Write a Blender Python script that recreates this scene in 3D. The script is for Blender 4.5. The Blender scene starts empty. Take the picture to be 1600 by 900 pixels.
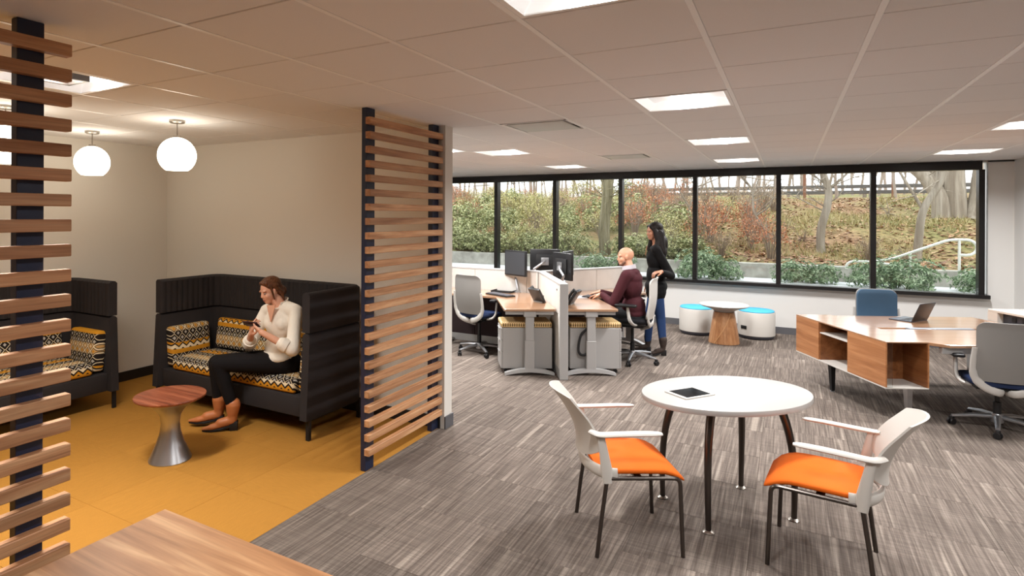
import bpy, bmesh, math, random
from mathutils import Vector, Matrix, noise
random.seed(7)
PI = math.pi
R = math.radians
SC = bpy.context.scene
COL = SC.collection
# ------------------------------------------------------------------ camera, world, exposure
YAW = R(30.05)
CY_, SY_ = math.cos(YAW), math.sin(YAW)
CEIL = 2.622
cd = bpy.data.cameras.new('camera'); cam = bpy.data.objects.new('camera', cd); COL.objects.link(cam)
cam.location = (0, 0, 1.85)
cam.rotation_euler = (Matrix.Rotation(YAW, 3, 'Z') @ Matrix.Rotation(PI/2, 3, 'X') @ Matrix.Rotation(0.00397, 3, 'Z')).to_euler()
cd.sensor_width = 36.0; cd.lens = 36.0 * 932.5 / 1600
cd.shift_x = (800 - 691.32) / 1600; cd.shift_y = -(450 - 335.6) / 1600
cd.clip_start = 0.05; cd.clip_end = 300
SC.camera = cam
SC.view_settings.view_transform = 'Standard'; SC.view_settings.look = 'None'
SC.view_settings.gamma = 1.0; SC.view_settings.use_curve_mapping = False
SC.view_settings.exposure = 0.22
w = bpy.data.worlds.new('overcast_sky'); SC.world = w; w.use_nodes = True
w.node_tree.nodes['Background'].inputs[0].default_value = (0.95, 0.975, 1.0, 1)
w.node_tree.nodes['Background'].inputs[1].default_value = 2.9
try:
    SC.cycles.use_denoising = True
    SC.cycles.max_bounces = 8; SC.cycles.diffuse_bounces = 6; SC.cycles.transparent_max_bounces = 12
    SC.cycles.sample_clamp_indirect = 4.0
    SC.cycles.caustics_reflective = False; SC.cycles.caustics_refractive = False
except Exception:
    pass
TROFFER_W = 48.0      # watts of one ceiling troffer
GLOBE_E = 7.0         # emission of the pendant globes

def W(r, d, z=0.0):          # plan position given along the 30 degree furniture axes
    return Vector((r*CY_ - d*SY_, r*SY_ + d*CY_, z))

# ------------------------------------------------------------------ mesh helpers
class MB:
    def __init__(s): s.bm = bmesh.new()
    def box(s, x0, x1, y0, y1, z0, z1, bev=0.0, seg=2, M=None):
        m = Matrix.Translation(((x0+x1)/2, (y0+y1)/2, (z0+z1)/2)) @ Matrix.Diagonal((x1-x0, y1-y0, z1-z0, 1))
        if M is not None: m = M @ m
        r = bmesh.ops.create_cube(s.bm, size=1.0, matrix=m)
        if bev > 0:
            es = list({e for v in r['verts'] for e in v.link_edges})
            bmesh.ops.bevel(s.bm, geom=es, offset=bev, segments=seg, profile=0.5, affect='EDGES')
        return s
    def prism(s, pts, z0, z1, bev=0.0, seg=2, M=None):
        M = M or Matrix.Identity(4)
        a = [s.bm.verts.new(M @ Vector((p[0], p[1], z0))) for p in pts]
        b = [s.bm.verts.new(M @ Vector((p[0], p[1], z1))) for p in pts]
        n = len(pts)
        fs = [s.bm.faces.new(a[::-1]), s.bm.faces.new(b)]
        for i in range(n): fs.append(s.bm.faces.new((a[i], a[(i+1) % n], b[(i+1) % n], b[i])))
        bmesh.ops.recalc_face_normals(s.bm, faces=fs)
        if bev > 0:
            es = [e for f in fs[:2] for e in f.edges]
            bmesh.ops.bevel(s.bm, geom=es, offset=bev, segments=seg, profile=0.5, affect='EDGES')
        return s
    def loft(s, rings, cap=True, closed=True):
        vs = [[s.bm.verts.new(p) for p in r] for r in rings]
        fs = []
        n = len(vs[0]); m = n if closed else n-1
        for i in range(len(vs)-1):
            for j in range(m):
                k = (j+1) % n
                fs.append(s.bm.faces.new((vs[i][j], vs[i][k], vs[i+1][k], vs[i+1][j])))
        if cap and closed:
            fs.append(s.bm.faces.new(vs[0][::-1])); fs.append(s.bm.faces.new(vs[-1]))
        bmesh.ops.recalc_face_normals(s.bm, faces=fs)
        return s
    def lathe(s, prof, n=32, M=None):
        M = M or Matrix.Identity(4)
        rings = [[M @ Vector((max(r, 1e-4)*math.cos(2*PI*k/n), max(r, 1e-4)*math.sin(2*PI*k/n), z)) for k in range(n)] for r, z in prof]
        return s.loft(rings)
    def tube(s, pts, r, n=10, sx=1.0, sy=1.0, up=None):
        pts = [Vector(p) for p in pts]
        rr = r if isinstance(r, (list, tuple)) else [r]*len(pts)
        tg = []
        for i in range(len(pts)):
            a = pts[max(i-1, 0)]; b = pts[min(i+1, len(pts)-1)]
            tg.append((b-a).normalized())
        u = Vector(up) if up else (Vector((0, 0, 1)) if abs(tg[0].z) < 0.9 else Vector((1, 0, 0)))
        rings = []
        for p, t, q in zip(pts, tg, rr):
            u = (u - t*u.dot(t))
            u = u.normalized() if u.length > 1e-6 else t.orthogonal().normalized()
            v = t.cross(u)
            rings.append([p + (u*math.cos(2*PI*k/n)*sy + v*math.sin(2*PI*k/n)*sx)*q for k in range(n)])
        return s.loft(rings)
    def ball(s, c, r, sub=2, M=None):
        r = r if isinstance(r, (list, tuple)) else (r, r, r)
        m = Matrix.Translation(c) @ (M or Matrix.Identity(4)) @ Matrix.Diagonal((r[0], r[1], r[2], 1))
        bmesh.ops.create_icosphere(s.bm, subdivisions=sub, radius=1.0, matrix=m)
        return s
    def mesh(s, name, ang=35):
        me = bpy.data.meshes.new(name); s.bm.to_mesh(me); s.bm.free()
        if ang:
            for p in me.polygons: p.use_smooth = True
            try: me.set_sharp_from_angle(angle=R(ang))
            except Exception: pass
        return me
    def build(s, name, m, parent=None, loc=None, rz=0.0, ang=35):
        return obj(name, s.mesh(name, ang), m, parent, loc, rz)

def obj(name, me, m=None, parent=None, loc=None, rz=0.0):
    if m is not None and not me.materials: me.materials.append(m)
    o = bpy.data.objects.new(name, me); COL.objects.link(o)
    if parent: o.parent = parent
    if loc is not None: o.location = loc
    if rz: o.rotation_euler.z = rz
    return o
def tag(o, label=None, cat=None, group=None, kind=None):
    if label: o['label'] = label
    if cat: o['category'] = cat
    if group: o['group'] = group
    if kind: o['kind'] = kind
    return o
def thing(name, label, cat, loc=(0, 0, 0), rz=0.0, group=None):
    o = bpy.data.objects.new(name, None); COL.objects.link(o)
    o.empty_display_size = 0.1; o.location = loc; o.rotation_euler.z = rz
    return tag(o, label, cat, group)
def dup(o, parent=None):
    c = o.copy(); COL.objects.link(c)
    if parent: c.parent = parent
    for ch in list(o.children): dup(ch, c)
    return c
def arc(c, r, a0, a1, n, axis='xz'):
    out = []
    for i in range(n+1):
        a = a0 + (a1-a0)*i/n
        x, y = r*math.cos(a), r*math.sin(a)
        out.append(Vector((c[0]+x, c[1], c[2]+y)) if axis == 'xz' else Vector((c[0], c[1]+x, c[2]+y)) if axis == 'yz' else Vector((c[0]+x, c[1]+y, c[2])))
    return out
def bez(p0, p1, p2, p3, n=10):
    p0, p1, p2, p3 = map(Vector, (p0, p1, p2, p3)); o = []
    for i in range(n+1):
        t = i/n; o.append(p0*(1-t)**3 + p1*3*t*(1-t)**2 + p2*3*t*t*(1-t) + p3*t**3)
    return o
def smooth_path(pts, n=6):
    pts = [Vector(p) for p in pts]; out = []
    P = [pts[0]] + pts + [pts[-1]]
    for i in range(1, len(P)-2):
        for k in range(n):
            t = k/n
            a, b, c, d = P[i-1], P[i], P[i+1], P[i+2]
            out.append(0.5*((2*b) + (c-a)*t + (2*a-5*b+4*c-d)*t*t + (3*b-a-3*c+d)*t**3))
    out.append(pts[-1]); return out

# ------------------------------------------------------------------ materials
def lin(c): 
    c = c/255.0
    return c/12.92 if c <= 0.04045 else ((c+0.055)/1.055)**2.4
def rgb(r, g, b): return (lin(r), lin(g), lin(b), 1.0)
class NT:
    def __init__(s, name):
        s.m = bpy.data.materials.new(name); s.m.use_nodes = True
        s.t = s.m.node_tree; s.n = s.t.nodes; s.b = s.n['Principled BSDF']
    def add(s, typ, ins=None, **kw):
        nd = s.n.new(typ)
        for k, v in kw.items(): setattr(nd, k, v)
        for k, v in (ins or {}).items():
            if isinstance(v, tuple) and len(v) == 2 and hasattr(v[0], 'outputs'): s.t.links.new(v[0].outputs[v[1]], nd.inputs[k])
            elif hasattr(v, 'outputs'): s.t.links.new(v.outputs[0], nd.inputs[k])
            else: nd.inputs[k].default_value = v
        return nd
    def math(s, op, a, b=0.0, c=0.0): return s.add('ShaderNodeMath', {0: a, 1: b, 2: c}, operation=op)
    def set(s, **kw):
        for k, v in kw.items():
            k = k.replace('_', ' ')
            if hasattr(v, 'outputs'): s.t.links.new(v.outputs[0], s.b.inputs[k])
            elif isinstance(v, tuple) and len(v) == 2 and hasattr(v[0], 'outputs'): s.t.links.new(v[0].outputs[v[1]], s.b.inputs[k])
            else: s.b.inputs[k].default_value = v
        return s
    def ramp(s, fac, stops, interp='LINEAR'):
        nd = s.n.new('ShaderNodeValToRGB'); cr = nd.color_ramp; cr.interpolation = interp
        while len(cr.elements) < len(stops): cr.elements.new(0.5)
        for e, (p, c) in zip(cr.elements, stops): e.position = p; e.color = c
        s.t.links.new(fac.outputs[0] if hasattr(fac, 'outputs') else fac, nd.inputs[0]); return nd
    def mix(s, fac, a, b, blend='MIX'):
        nd = s.n.new('ShaderNodeMix'); nd.data_type = 'RGBA'; nd.blend_type = blend
        for i, v in ((0, fac), (6, a), (7, b)):
            if hasattr(v, 'outputs'):
                o = v.outputs[2] if v.bl_idname == 'ShaderNodeMix' else v.outputs[0]
                s.t.links.new(o, nd.inputs[i])
            else: nd.inputs[i].default_value = v
        return nd
    def col(s, nd):
        s.t.links.new(nd.outputs[2] if nd.bl_idname == 'ShaderNodeMix' else nd.outputs[0], s.b.inputs['Base Color']); return s
    def coord(s, scale=(1, 1, 1), rot=(0, 0, 0), rnd=False, world=False):
        if world: tc = s.add('ShaderNodeNewGeometry'); o = tc.outputs['Position']
        else: tc = s.add('ShaderNodeTexCoord'); o = tc.outputs['Object']
        mp = s.add('ShaderNodeMapping'); mp.inputs['Scale'].default_value = scale; mp.inputs['Rotation'].default_value = rot
        s.t.links.new(o, mp.inputs['Vector'])
        if rnd:
            oi = s.add('ShaderNodeObjectInfo'); mu = s.math('MULTIPLY', (oi, 'Random'), 37.0)
            cb = s.add('ShaderNodeCombineXYZ', {0: mu, 1: mu, 2: mu}); s.t.links.new(cb.outputs[0], mp.inputs['Location'])
        return mp
    def bump(s, h, strength=0.3, dist=0.002):
        nd = s.add('ShaderNodeBump', {'Height': h, 'Strength': strength, 'Distance': dist})
        s.t.links.new(nd.outputs[0], s.b.inputs['Normal']); return s
    def noise(s, mp, scale=10, detail=3, rough=0.5): return s.add('ShaderNodeTexNoise', {'Vector': mp, 'Scale': scale, 'Detail': detail, 'Roughness': rough})

def plain(name, c, rough=0.5, metal=0.0, spec=None, bump=0.0, bscale=200, **kw):
    t = NT(name); t.set(Base_Color=c, Roughness=rough, Metallic=metal)
    if spec is not None: t.b.inputs['Specular IOR Level'].default_value = spec
    if bump:
        t.bump(t.noise(t.coord(), bscale, 2), bump)
    for k, v in kw.items(): t.b.inputs[k.replace('_', ' ')].default_value = v
    return t.m
def wood(name, dark, mid, light, axis=0, rough=0.4, scale=1.0, rnd=True, contrast=1.0):
    t = NT(name)
    sc = [14*scale]*3; sc[axis] = 0.9*scale
    mp = t.coord(tuple(sc), rnd=rnd)
    n1 = t.noise(mp, 1.6, 4, 0.6); n1.inputs['Distortion'].default_value = 0.6
    sc2 = [160*scale]*3; sc2[axis] = 4*scale
    n2 = t.noise(t.coord(tuple(sc2), rnd=rnd), 1.0, 2)
    rp = t.ramp(n1, [(0.28, dark), (0.5, mid), (0.72, light)])
    g = t.ramp(n2, [(0.3, (0.62, 0.62, 0.62, 1)), (0.6, (1, 1, 1, 1))])
    mx = t.mix(0.55*contrast, rp, g, 'MULTIPLY')
    if rnd:
        oi = t.add('ShaderNodeObjectInfo'); vr = t.ramp(t.math('ADD', (oi, 'Random'), 0.0), [(0, (0.8, 0.79, 0.78, 1)), (1, (1.1, 1.08, 1.05, 1))])
        mx = t.mix(1.0, mx, vr, 'MULTIPLY')
    t.col(mx); t.set(Roughness=rough); t.bump(n2, 0.12, 0.0006)
    return t.m
def fabric(name, c, rough=0.9, scale=500, var=0.25):
    t = NT(name); n = t.noise(t.coord(), scale, 2)
    n2 = t.noise(t.coord(), 6, 3)
    k = t.ramp(n, [(0.3, tuple([x*(1-var) for x in c[:3]]+[1])), (0.7, tuple([min(1, x*(1+var)) for x in c[:3]]+[1]))])
    k2 = t.mix(0.25, k, t.ramp(n2, [(0.3, (0.7, 0.7, 0.7, 1)), (0.7, (1, 1, 1, 1))]), 'MULTIPLY')
    t.col(k2); t.set(Roughness=rough); t.b.inputs['Specular IOR Level'].default_value = 0.2
    t.bump(n, 0.35, 0.001); return t.m
def emit(name, c, e):
    t = NT(name); t.set(Base_Color=(0.8, 0.8, 0.8, 1)); t.b.inputs['Emission Color'].default_value = c; t.b.inputs['Emission Strength'].default_value = e
    return t.m

M_WALL = plain('warm_white_paint', rgb(226, 222, 214), 0.75, bump=0.05, bscale=150)
M_WALLG = plain('grey_white_paint', rgb(222, 221, 218), 0.75, bump=0.05, bscale=150)
M_BASE = plain('dark_rubber_baseboard', rgb(34, 31, 30), 0.5)
M_BASEG = plain('grey_rubber_baseboard', rgb(92, 92, 96), 0.5)
M_BRONZE = plain('dark_bronze_frame', rgb(36, 34, 34), 0.35, 0.3)
M_WHITEM = plain('white_painted_metal', rgb(250, 250, 250), 0.4)
M_POST = plain('black_blue_steel_post', rgb(32, 40, 66), 0.4, 0.1)
M_SLAT = wood('cherry_slat_wood', rgb(158, 106, 70), rgb(196, 144, 102), rgb(220, 176, 134), axis=1, rough=0.45)
M_TABLEWOOD = wood('light_walnut_top', rgb(148, 102, 68), rgb(184, 136, 96), rgb(222, 180, 136), axis=0, rough=0.38, scale=0.6, rnd=False, contrast=0.6)
M_REDWOOD = wood('red_walnut_top', rgb(92, 46, 30), rgb(140, 76, 52), rgb(170, 104, 74), axis=0, rough=0.3, rnd=False)
M_DESKWOOD = wood('desk_laminate_wood', rgb(150, 108, 76), rgb(170, 128, 94), rgb(186, 146, 112), axis=0, rough=0.3, scale=0.6, rnd=False, contrast=0.5)
for _m in (M_DESKWOOD,):
    _b = _m.node_tree.nodes['Principled BSDF']; _b.inputs['Specular IOR Level'].default_value = 0.9; _b.inputs['Coat Weight'].default_value = 1.0; _b.inputs['Coat Roughness'].default_value = 0.14; _b.inputs['Coat IOR'].default_value = 1.75
M_CREDWOOD = wood('credenza_wood', rgb(150, 96, 58), rgb(176, 120, 78), rgb(194, 140, 96), axis=1, rough=0.35, scale=0.7, rnd=False, contrast=0.5)
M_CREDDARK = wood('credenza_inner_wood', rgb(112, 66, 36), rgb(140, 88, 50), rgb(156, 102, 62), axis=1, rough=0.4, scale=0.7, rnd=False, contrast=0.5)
M_CONEWOOD = wood('cone_table_wood', rgb(150, 98, 60), rgb(186, 132, 88), rgb(208, 160, 116), axis=2, rough=0.4, rnd=False)
M_ALU = plain('brushed_aluminium', rgb(186, 187, 190), 0.32, 0.9)
M_STEEL = plain('satin_steel', rgb(150, 146, 140), 0.3, 1.0)
M_GUNM = plain('dark_metal_tube', rgb(88, 82, 78), 0.28, 0.9)
M_NICKEL = plain('nickel', rgb(170, 164, 156), 0.3, 0.95)
M_BLACK = plain('black_plastic', rgb(24, 24, 26), 0.4)
M_BLACKM = plain('matt_black', rgb(16, 16, 18), 0.65)
M_GREYP = plain('light_grey_plastic', rgb(196, 193, 188), 0.45)
M_GREYD = plain('mid_grey_plastic', rgb(138, 136, 133), 0.5)
M_DESKMET = plain('silver_grey_paint', rgb(178, 177, 176), 0.42, 0.15)
M_PEDM = plain('pedestal_grey_paint', rgb(170, 168, 166), 0.5)
M_WHITEP = plain('white_plastic', rgb(206, 202, 195), 0.38)
M_WHITETOP = plain('white_laminate', rgb(174, 172, 169), 0.32)
M_ORANGE = fabric('orange_upholstery', rgb(222, 104, 26), 0.8, 700, 0.12)
M_SOFA = fabric('charcoal_upholstery', rgb(50, 47, 48), 0.85, 600, 0.3)
M_BLUEF = fabric('blue_upholstery', rgb(70, 96, 120), 0.7, 600, 0.12)
M_BLACKF = fabric('black_upholstery', rgb(30, 30, 34), 0.75, 600, 0.12)
M_NAVYF = fabric('navy_upholstery', rgb(32, 44, 74), 0.75, 600, 0.12)
M_TURQ = fabric('turquoise_upholstery', rgb(84, 182, 222), 0.75, 600, 0.1)
M_PANEL = fabric('panel_cloth', rgb(206, 202, 196), 0.9, 700, 0.06)
M_PANELSHADE = fabric('dark_shaded_panel_cloth', rgb(64, 52, 54), 0.9, 700, 0.12)  # dark cloth, with the shade below the worktops put into its colour
M_SCREEN = plain('grey_screen', rgb(62, 64, 68), 0.3)
M_GLOBE = emit('opal_glass_globe', (1.0, 0.89, 0.72, 1), GLOBE_E)
M_LENS = emit('troffer_lens', (1.0, 0.95, 0.88, 1), 5.0)
M_REFLECTGLOW = emit('troffer_reflector_glow', (1.0, 0.97, 0.94, 1), 0.30)  # wings glow by themselves, standing in for lens light bounced off them
def glass_mat():
    t = NT('window_glass'); t.n.remove(t.b)
    tr = t.add('ShaderNodeBsdfTransparent', {0: (0.95, 0.97, 0.97, 1)}); gl = t.add('ShaderNodeBsdfGlossy', {'Roughness': 0.02})
    fr = t.add('ShaderNodeFresnel', {'IOR': 1.35})
    mx = t.add('ShaderNodeMixShader', {0: fr, 1: tr, 2: gl})
    t.t.links.new(mx.outputs[0], t.n['Material Output'].inputs[0]); return t.m
M_GLASS = glass_mat()
def ceiling_tile_mat():
    t = NT('mineral_ceiling_tile')
    n = t.noise(t.coord((1, 1, 1)), 260, 2)
    oi = t.add('ShaderNodeObjectInfo')
    v = t.ramp(t.math('ADD', (oi, 'Random'), 0), [(0, rgb(236, 236, 237)), (1, rgb(240, 240, 241))])
    t.col(t.mix(0.35, v, t.ramp(n, [(0.35, (0.9, 0.9, 0.9, 1)), (0.6, (1, 1, 1, 1))]), 'MULTIPLY')); t.set(Roughness=0.9); t.bump(n, 0.25, 0.001); return t.m
M_CTILE = ceiling_tile_mat()
def carpet_grey():
    t = NT('striated_grey_carpet')
    a = t.noise(t.coord((70, 1.5, 1), rnd=True), 1.0, 4, 0.7)      # fine long streaks along Y
    a2 = t.noise(t.coord((26, 0.8, 1), rnd=True), 1.0, 2, 0.5)     # sparse pale yarns
    b = t.noise(t.coord((2.2, 95, 1), rnd=True), 1.0, 3, 0.65)     # cross weave
    f = t.noise(t.coord((1, 1, 1)), 420, 2)
    ga = t.ramp(a, [(0.3, rgb(88, 79, 73)), (0.5, rgb(114, 104, 97)), (0.7, rgb(144, 133, 124))])
    c = t.mix(t.ramp(a2, [(0.58, (0, 0, 0, 1)), (0.72, (0.5, 0.5, 0.5, 1))]), ga, rgb(182, 171, 159))
    gb = t.ramp(b, [(0.3, (0.70, 0.70, 0.70, 1)), (0.7, (1.12, 1.12, 1.12, 1))])
    c = t.mix(0.85, c, gb, 'MULTIPLY')
    oi = t.add('ShaderNodeObjectInfo')
    v = t.ramp(t.math('ADD', (oi, 'Random'), 0), [(0, (0.82, 0.81, 0.80, 1)), (1, (1.10, 1.09, 1.08, 1))])
    c = t.mix(1.0, c, v, 'MULTIPLY')
    c = t.mix(0.6, c, t.ramp(f, [(0.3, (0.5, 0.5, 0.5, 1)), (0.7, (1.35, 1.35, 1.35, 1))]), 'MULTIPLY')
    t.col(c); t.set(Roughness=0.95); t.b.inputs['Specular IOR Level'].default_value = 0.15; t.bump(f, 0.5, 0.003); return t.m
M_CARPET = carpet_grey()
def carpet_gold():
    t = NT('mustard_carpet')
    f = t.noise(t.coord((1, 1, 1)), 330, 2); g = t.noise(t.coord((14, 90, 1), rnd=True), 1, 2)
    c = t.ramp(f, [(0.3, rgb(148, 102, 40)), (0.7, rgb(190, 138, 64))])
    oi = t.add('ShaderNodeObjectInfo')
    v = t.ramp(t.math('ADD', (oi, 'Random'), 0), [(0, (0.97, 0.965, 0.96, 1)), (1, (1.02, 1.02, 1.02, 1))])
    c = t.mix(1.0, c, v, 'MULTIPLY')
    c = t.mix(0.5, c, t.ramp(g, [(0.3, (0.85, 0.85, 0.85, 1)), (0.7, (1.06, 1.06, 1.06, 1))]), 'MULTIPLY')
    t.col(c); t.set(Roughness=0.95); t.b.inputs['Specular IOR Level'].default_value = 0.12; t.bump(f, 0.5, 0.003); return t.m
M_GOLD = carpet_gold()
def pattern_mat(name, U, V, uo=0.0, vo=0.0, P=0.082, period=0.40):
    """woven zigzag and diamond cloth: U, V are the directions (object space) across and up the cushion"""
    t = NT(name); tc = t.add('ShaderNodeTexCoord'); 
    def dot(vec, off):
        d = t.add('ShaderNodeVectorMath', operation='DOT_PRODUCT'); t.t.links.new(tc.outputs['Object'], d.inputs[0]); d.inputs[1].default_value = vec
        return t.math('ADD', (d, 'Value'), off)
    u = dot(U, uo+5.0); v = dot(V, vo+period*10)
    tu = t.math('DIVIDE', t.math('PINGPONG', u, P/2), P/2)            # triangle wave 0..1
    tv = t.math('DIVIDE', t.math('PINGPONG', v, P*0.55), P*0.55)
    band = t.math('DIVIDE', t.math('FLOORED_MODULO', v, period), period)
    blk, crm, tan, gold, gry = rgb(38, 32, 30), rgb(238, 224, 190), rgb(204, 164, 104), rgb(214, 150, 40), rgb(190, 186, 178)
    dia = t.math('ADD', tu, tv)                                       # 0..2 diamond field
    cd1 = t.ramp(t.math('DIVIDE', dia, 2.0), [(0, gry), (0.2, blk), (0.42, crm), (0.5, blk), (0.82, gry)], 'CONSTANT')
    cd2 = t.ramp(t.math('DIVIDE', dia, 2.0), [(0, gold), (0.14, tan), (0.32, blk), (0.4, crm), (0.56, blk), (0.64, tan), (0.84, crm)], 'CONSTANT')
    zz = t.math('DIVIDE', t.math('FLOORED_MODULO', t.math('ADD', v, t.math('MULTIPLY', tu, P*0.42)), P*1.15), P*1.15)
    cz = t.ramp(zz, [(0, crm), (0.36, blk), (0.52, gold), (0.8, blk)], 'CONSTANT')
    def sel(lo): return t.math('GREATER_THAN', band, lo)
    c = t.mix(sel(0.10), gold, cz); 
    c = t.mix(sel(0.26), c, cd1); c = t.mix(sel(0.54), c, cd2); c = t.mix(sel(0.78), c, cd1)
    f = t.noise(t.coord(), 600, 1)
    c = t.mix(0.25, c, t.ramp(f, [(0.3, (0.7, 0.7, 0.7, 1)), (0.7, (1, 1, 1, 1))]), 'MULTIPLY')
    t.col(c); t.set(Roughness=0.85); t.b.inputs['Specular IOR Level'].default_value = 0.2; t.bump(f, 0.3, 0.001); return t.m
def check_mat():
    t = NT('gold_black_check_cloth')
    mp = t.coord((1, 1, 1))
    sp = t.add('ShaderNodeSeparateXYZ', {0: mp})
    def w(i, p): return t.math('GREATER_THAN', t.math('FLOORED_MODULO', t.math('ADD', (sp, i), 10.0), p), p/2)
    hx = w(0, 0.026); hy = w(1, 0.026); hz = w(2, 0.045)
    a = t.math('ABSOLUTE', t.math('SUBTRACT', hx, hy))
    c = t.mix(hz, t.mix(a, rgb(196, 146, 70), rgb(222, 206, 172)), t.mix(a, rgb(70, 62, 54), rgb(212, 176, 110)))
    t.col(c); t.set(Roughness=0.85); return t.m
M_CHECK = check_mat()
# ------------------------------------------------------------------ the building shell
WY = 10.8                                  # inner face of the window wall
XL, XSC, YP = -6.34, -2.62, 4.47           # lounge left wall, carpet edge / slat screens, lounge back wall
XR, YF, XFAR = 6.6, -2.6, -9.2
def shell(name, m, boxes, bev=0):
    b = MB()
    for q in boxes: b.box(*q, bev=bev)
    o = b.build(name, m, ang=0); o['kind'] = 'structure'; return o
floor = shell('floor', plain('floor_slab', rgb(90, 80, 72), 0.9), [(XFAR, XR, YF, WY+0.2, -0.2, -0.006)])
ceiling = shell('ceiling', plain('ceiling_void', rgb(120, 118, 116), 0.9), [(XFAR, XR, YF, WY+0.2, CEIL+0.13, CEIL+0.25)])
shell('wall_back', M_WALLG, [(XFAR, XR, WY, WY+0.2, 0, 0.735), (XFAR, XR, WY, WY+0.2, CEIL-0.02, CEIL+0.13), (2.37, XR, WY, WY+0.2, 0.735, CEIL), (2.64, 3.5, 10.1, WY, 0, CEIL)])
shell('wall_right', M_WALLG, [(XR, XR+0.15, YF, WY+0.2, 0, CEIL+0.2)])
shell('wall_front', M_WALLG, [(XFAR, XR, YF-0.15, YF, 0, CEIL+0.2)])
shell('wall_left', M_WALL, [(XL-0.12, XL, YF, YP, 0, CEIL)])
shell('wall_middle', M_WALL, [(XFAR, -2.56, YP, 4.60, 0, CEIL)])
shell('wall_far', M_WALLG, [(XFAR-0.15, XFAR, 4.6, WY+0.2, 0, CEIL+0.2)])
shell('baseboard_left', M_BASE, [(XL, XL+0.012, YF, YP, 0, 0.105)])
shell('baseboard_middle', M_BASE, [(XL+0.012, -2.60, YP-0.012, YP, 0, 0.105)])
shell('baseboard_end', M_BASEG, [(-2.56, -2.548, YP, 4.612, 0, 0.105), (XFAR, -2.56, 4.6, 4.612, 0, 0.105)])
shell('baseboard_back', M_BASEG, [(XFAR, 2.64, WY-0.012, WY, 0, 0.105), (2.628, 2.64, 10.1, WY-0.012, 0, 0.105)])

# carpet tiles: mustard in the lounge, striated grey elsewhere (each tile a piece of the floor)
G = 0.61
def tile_mesh(name, w, d, m):
    b = MB(); b.box(-w/2+0.0006, w/2-0.0006, -d/2+0.0006, d/2-0.0006, -0.006, 0.0, bev=0.0012, seg=1)
    me = b.mesh(name, 0); me.materials.append(m); return me
tm_grey = tile_mesh('carpet_tile', G, G, M_CARPET); tm_gold = tile_mesh('carpet_tile', G, G, M_GOLD)
def visible(x, y, z):
    r = x*CY_ + y*SY_; d = -x*SY_ + y*CY_
    if d < 0.4: return False
    u = 691.3 + 932.5*r/d; v = 335.6 - 932.5*(z-1.85)/d
    return -140 < u < 1740 and -160 < v < 1060
rest = MB(); n_t = 0
cands = []
i = 0
x = XSC
while x < XR - 0.01:
    w = min(G, XR - x); off = (0.0, 0.31, 0.155, 0.46)[i % 4]
    j = 0; y = YF + off - G
    while y < WY:
        a, b_ = max(y, YF), min(y+G, WY)
        if b_ - a > 0.02: cands.append((x, x+w, a, b_, 'g'))
        y += G
    x += w; i += 1
x = XSC
while x > XFAR + 0.01:                       # office behind the lounge partition
    w = min(G, x - XFAR); off = (0.0, 0.31, 0.155, 0.46)[i % 4]; y = 4.6 - off
    while y < WY:
        a, b_ = max(y, 4.6), min(y+G, WY)
        if b_ - a > 0.02: cands.append((x-w, x, a, b_, 'g'))
        y += G
    x -= w; i += 1
x = XSC
while x > XL + 0.01:
    w = min(G, x - XL); y = 4.6
    while y > YF + 0.01:
        a = max(y-G, YF)
        cands.append((x-w, x, a, min(y, YP), 'm')); y = a
    x -= w
vis = [c for c in cands if visible((c[0]+c[1])/2, (c[2]+c[3])/2, 0)]
vis.sort(key=lambda c: -((c[0]+c[1])/2*SY_*-1 + (c[2]+c[3])/2*CY_)*-1)
gv = [c for c in vis if c[4] == 'g']; mv = [c for c in vis if c[4] == 'm']
use = set(gv[:240] + mv[:58])
restg, restm = MB(), MB()
for c in cands:
    x0, x1, y0, y1, k = c
    full = abs(x1-x0-G) < 1e-4 and abs(y1-y0-G) < 1e-4
    if c in use:
        me = (tm_grey if k == 'g' else tm_gold) if full else tile_mesh('carpet_tile', x1-x0, y1-y0, M_CARPET if k == 'g' else M_GOLD)
        o = obj('carpet_tile', me, None, floor, ((x0+x1)/2, (y0+y1)/2, 0))
        if k == 'm' and random.random() < 0.5: o.rotation_euler.z = PI/2 if full else 0
    else:
        (restg if k == 'g' else restm).box(x0+0.0006, x1-0.0006, y0+0.0006, y1-0.0006, -0.006, 0)
tag(restg.build('carpet_tiling', M_CARPET, floor, ang=0), kind='stuff')
tag(restm.build('carpet_tiling', M_GOLD, floor, ang=0), kind='stuff')

# ceiling grid: tiles on a 610 mm module, main rails along Y, troffers and diffusers fill some cells
OX, OY = -0.92, 2.193
TROFF = [(0, -1), (0, 3), (0, 7), (0, 11), (-4, 7), (-4, 11), (-8, 11), (-8, 7), (4, 11), (4, 7), (4, 3), (4, -1), (-5, 6)]
AIR = [(-2, 4), (-2, 9)]
LOUNGE_T = [(-5, -1), (-5, -2)]
def cmesh():
    b = MB(); g = 0.0035
    b.box(-G/2+0.012, G/2-0.012, -G/2+g, G/2-g, 0.0, 0.016, bev=0.003, seg=1)
    me = b.mesh('ceiling_tile', 0); me.materials.append(M_CTILE); return me
ct = cmesh(); more = MB()
cells = []
for i in range(-14, 13):
    for j in range(-8, 15):
        x, y = OX+(i+0.5)*G, OY+(j+0.5)*G
        if x < XFAR+0.1 or x > XR-0.05 or y < YF+0.05 or y > WY-0.02: continue
        if x < XL-0.05 and y < 4.5: continue
        if (i, j) in TROFF or (i, j) in AIR or (i, j) in LOUNGE_T: continue
        if x < -2.5 and 4.5 < y < 4.62 - 0.0: pass
        cells.append((i, j, x, y, visible(x, y, CEIL)))
vis = [c for c in cells if c[4]]
vis.sort(key=lambda c: math.hypot(c[2], c[3])); keep = set(c[:2] for c in vis[:285])
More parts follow.
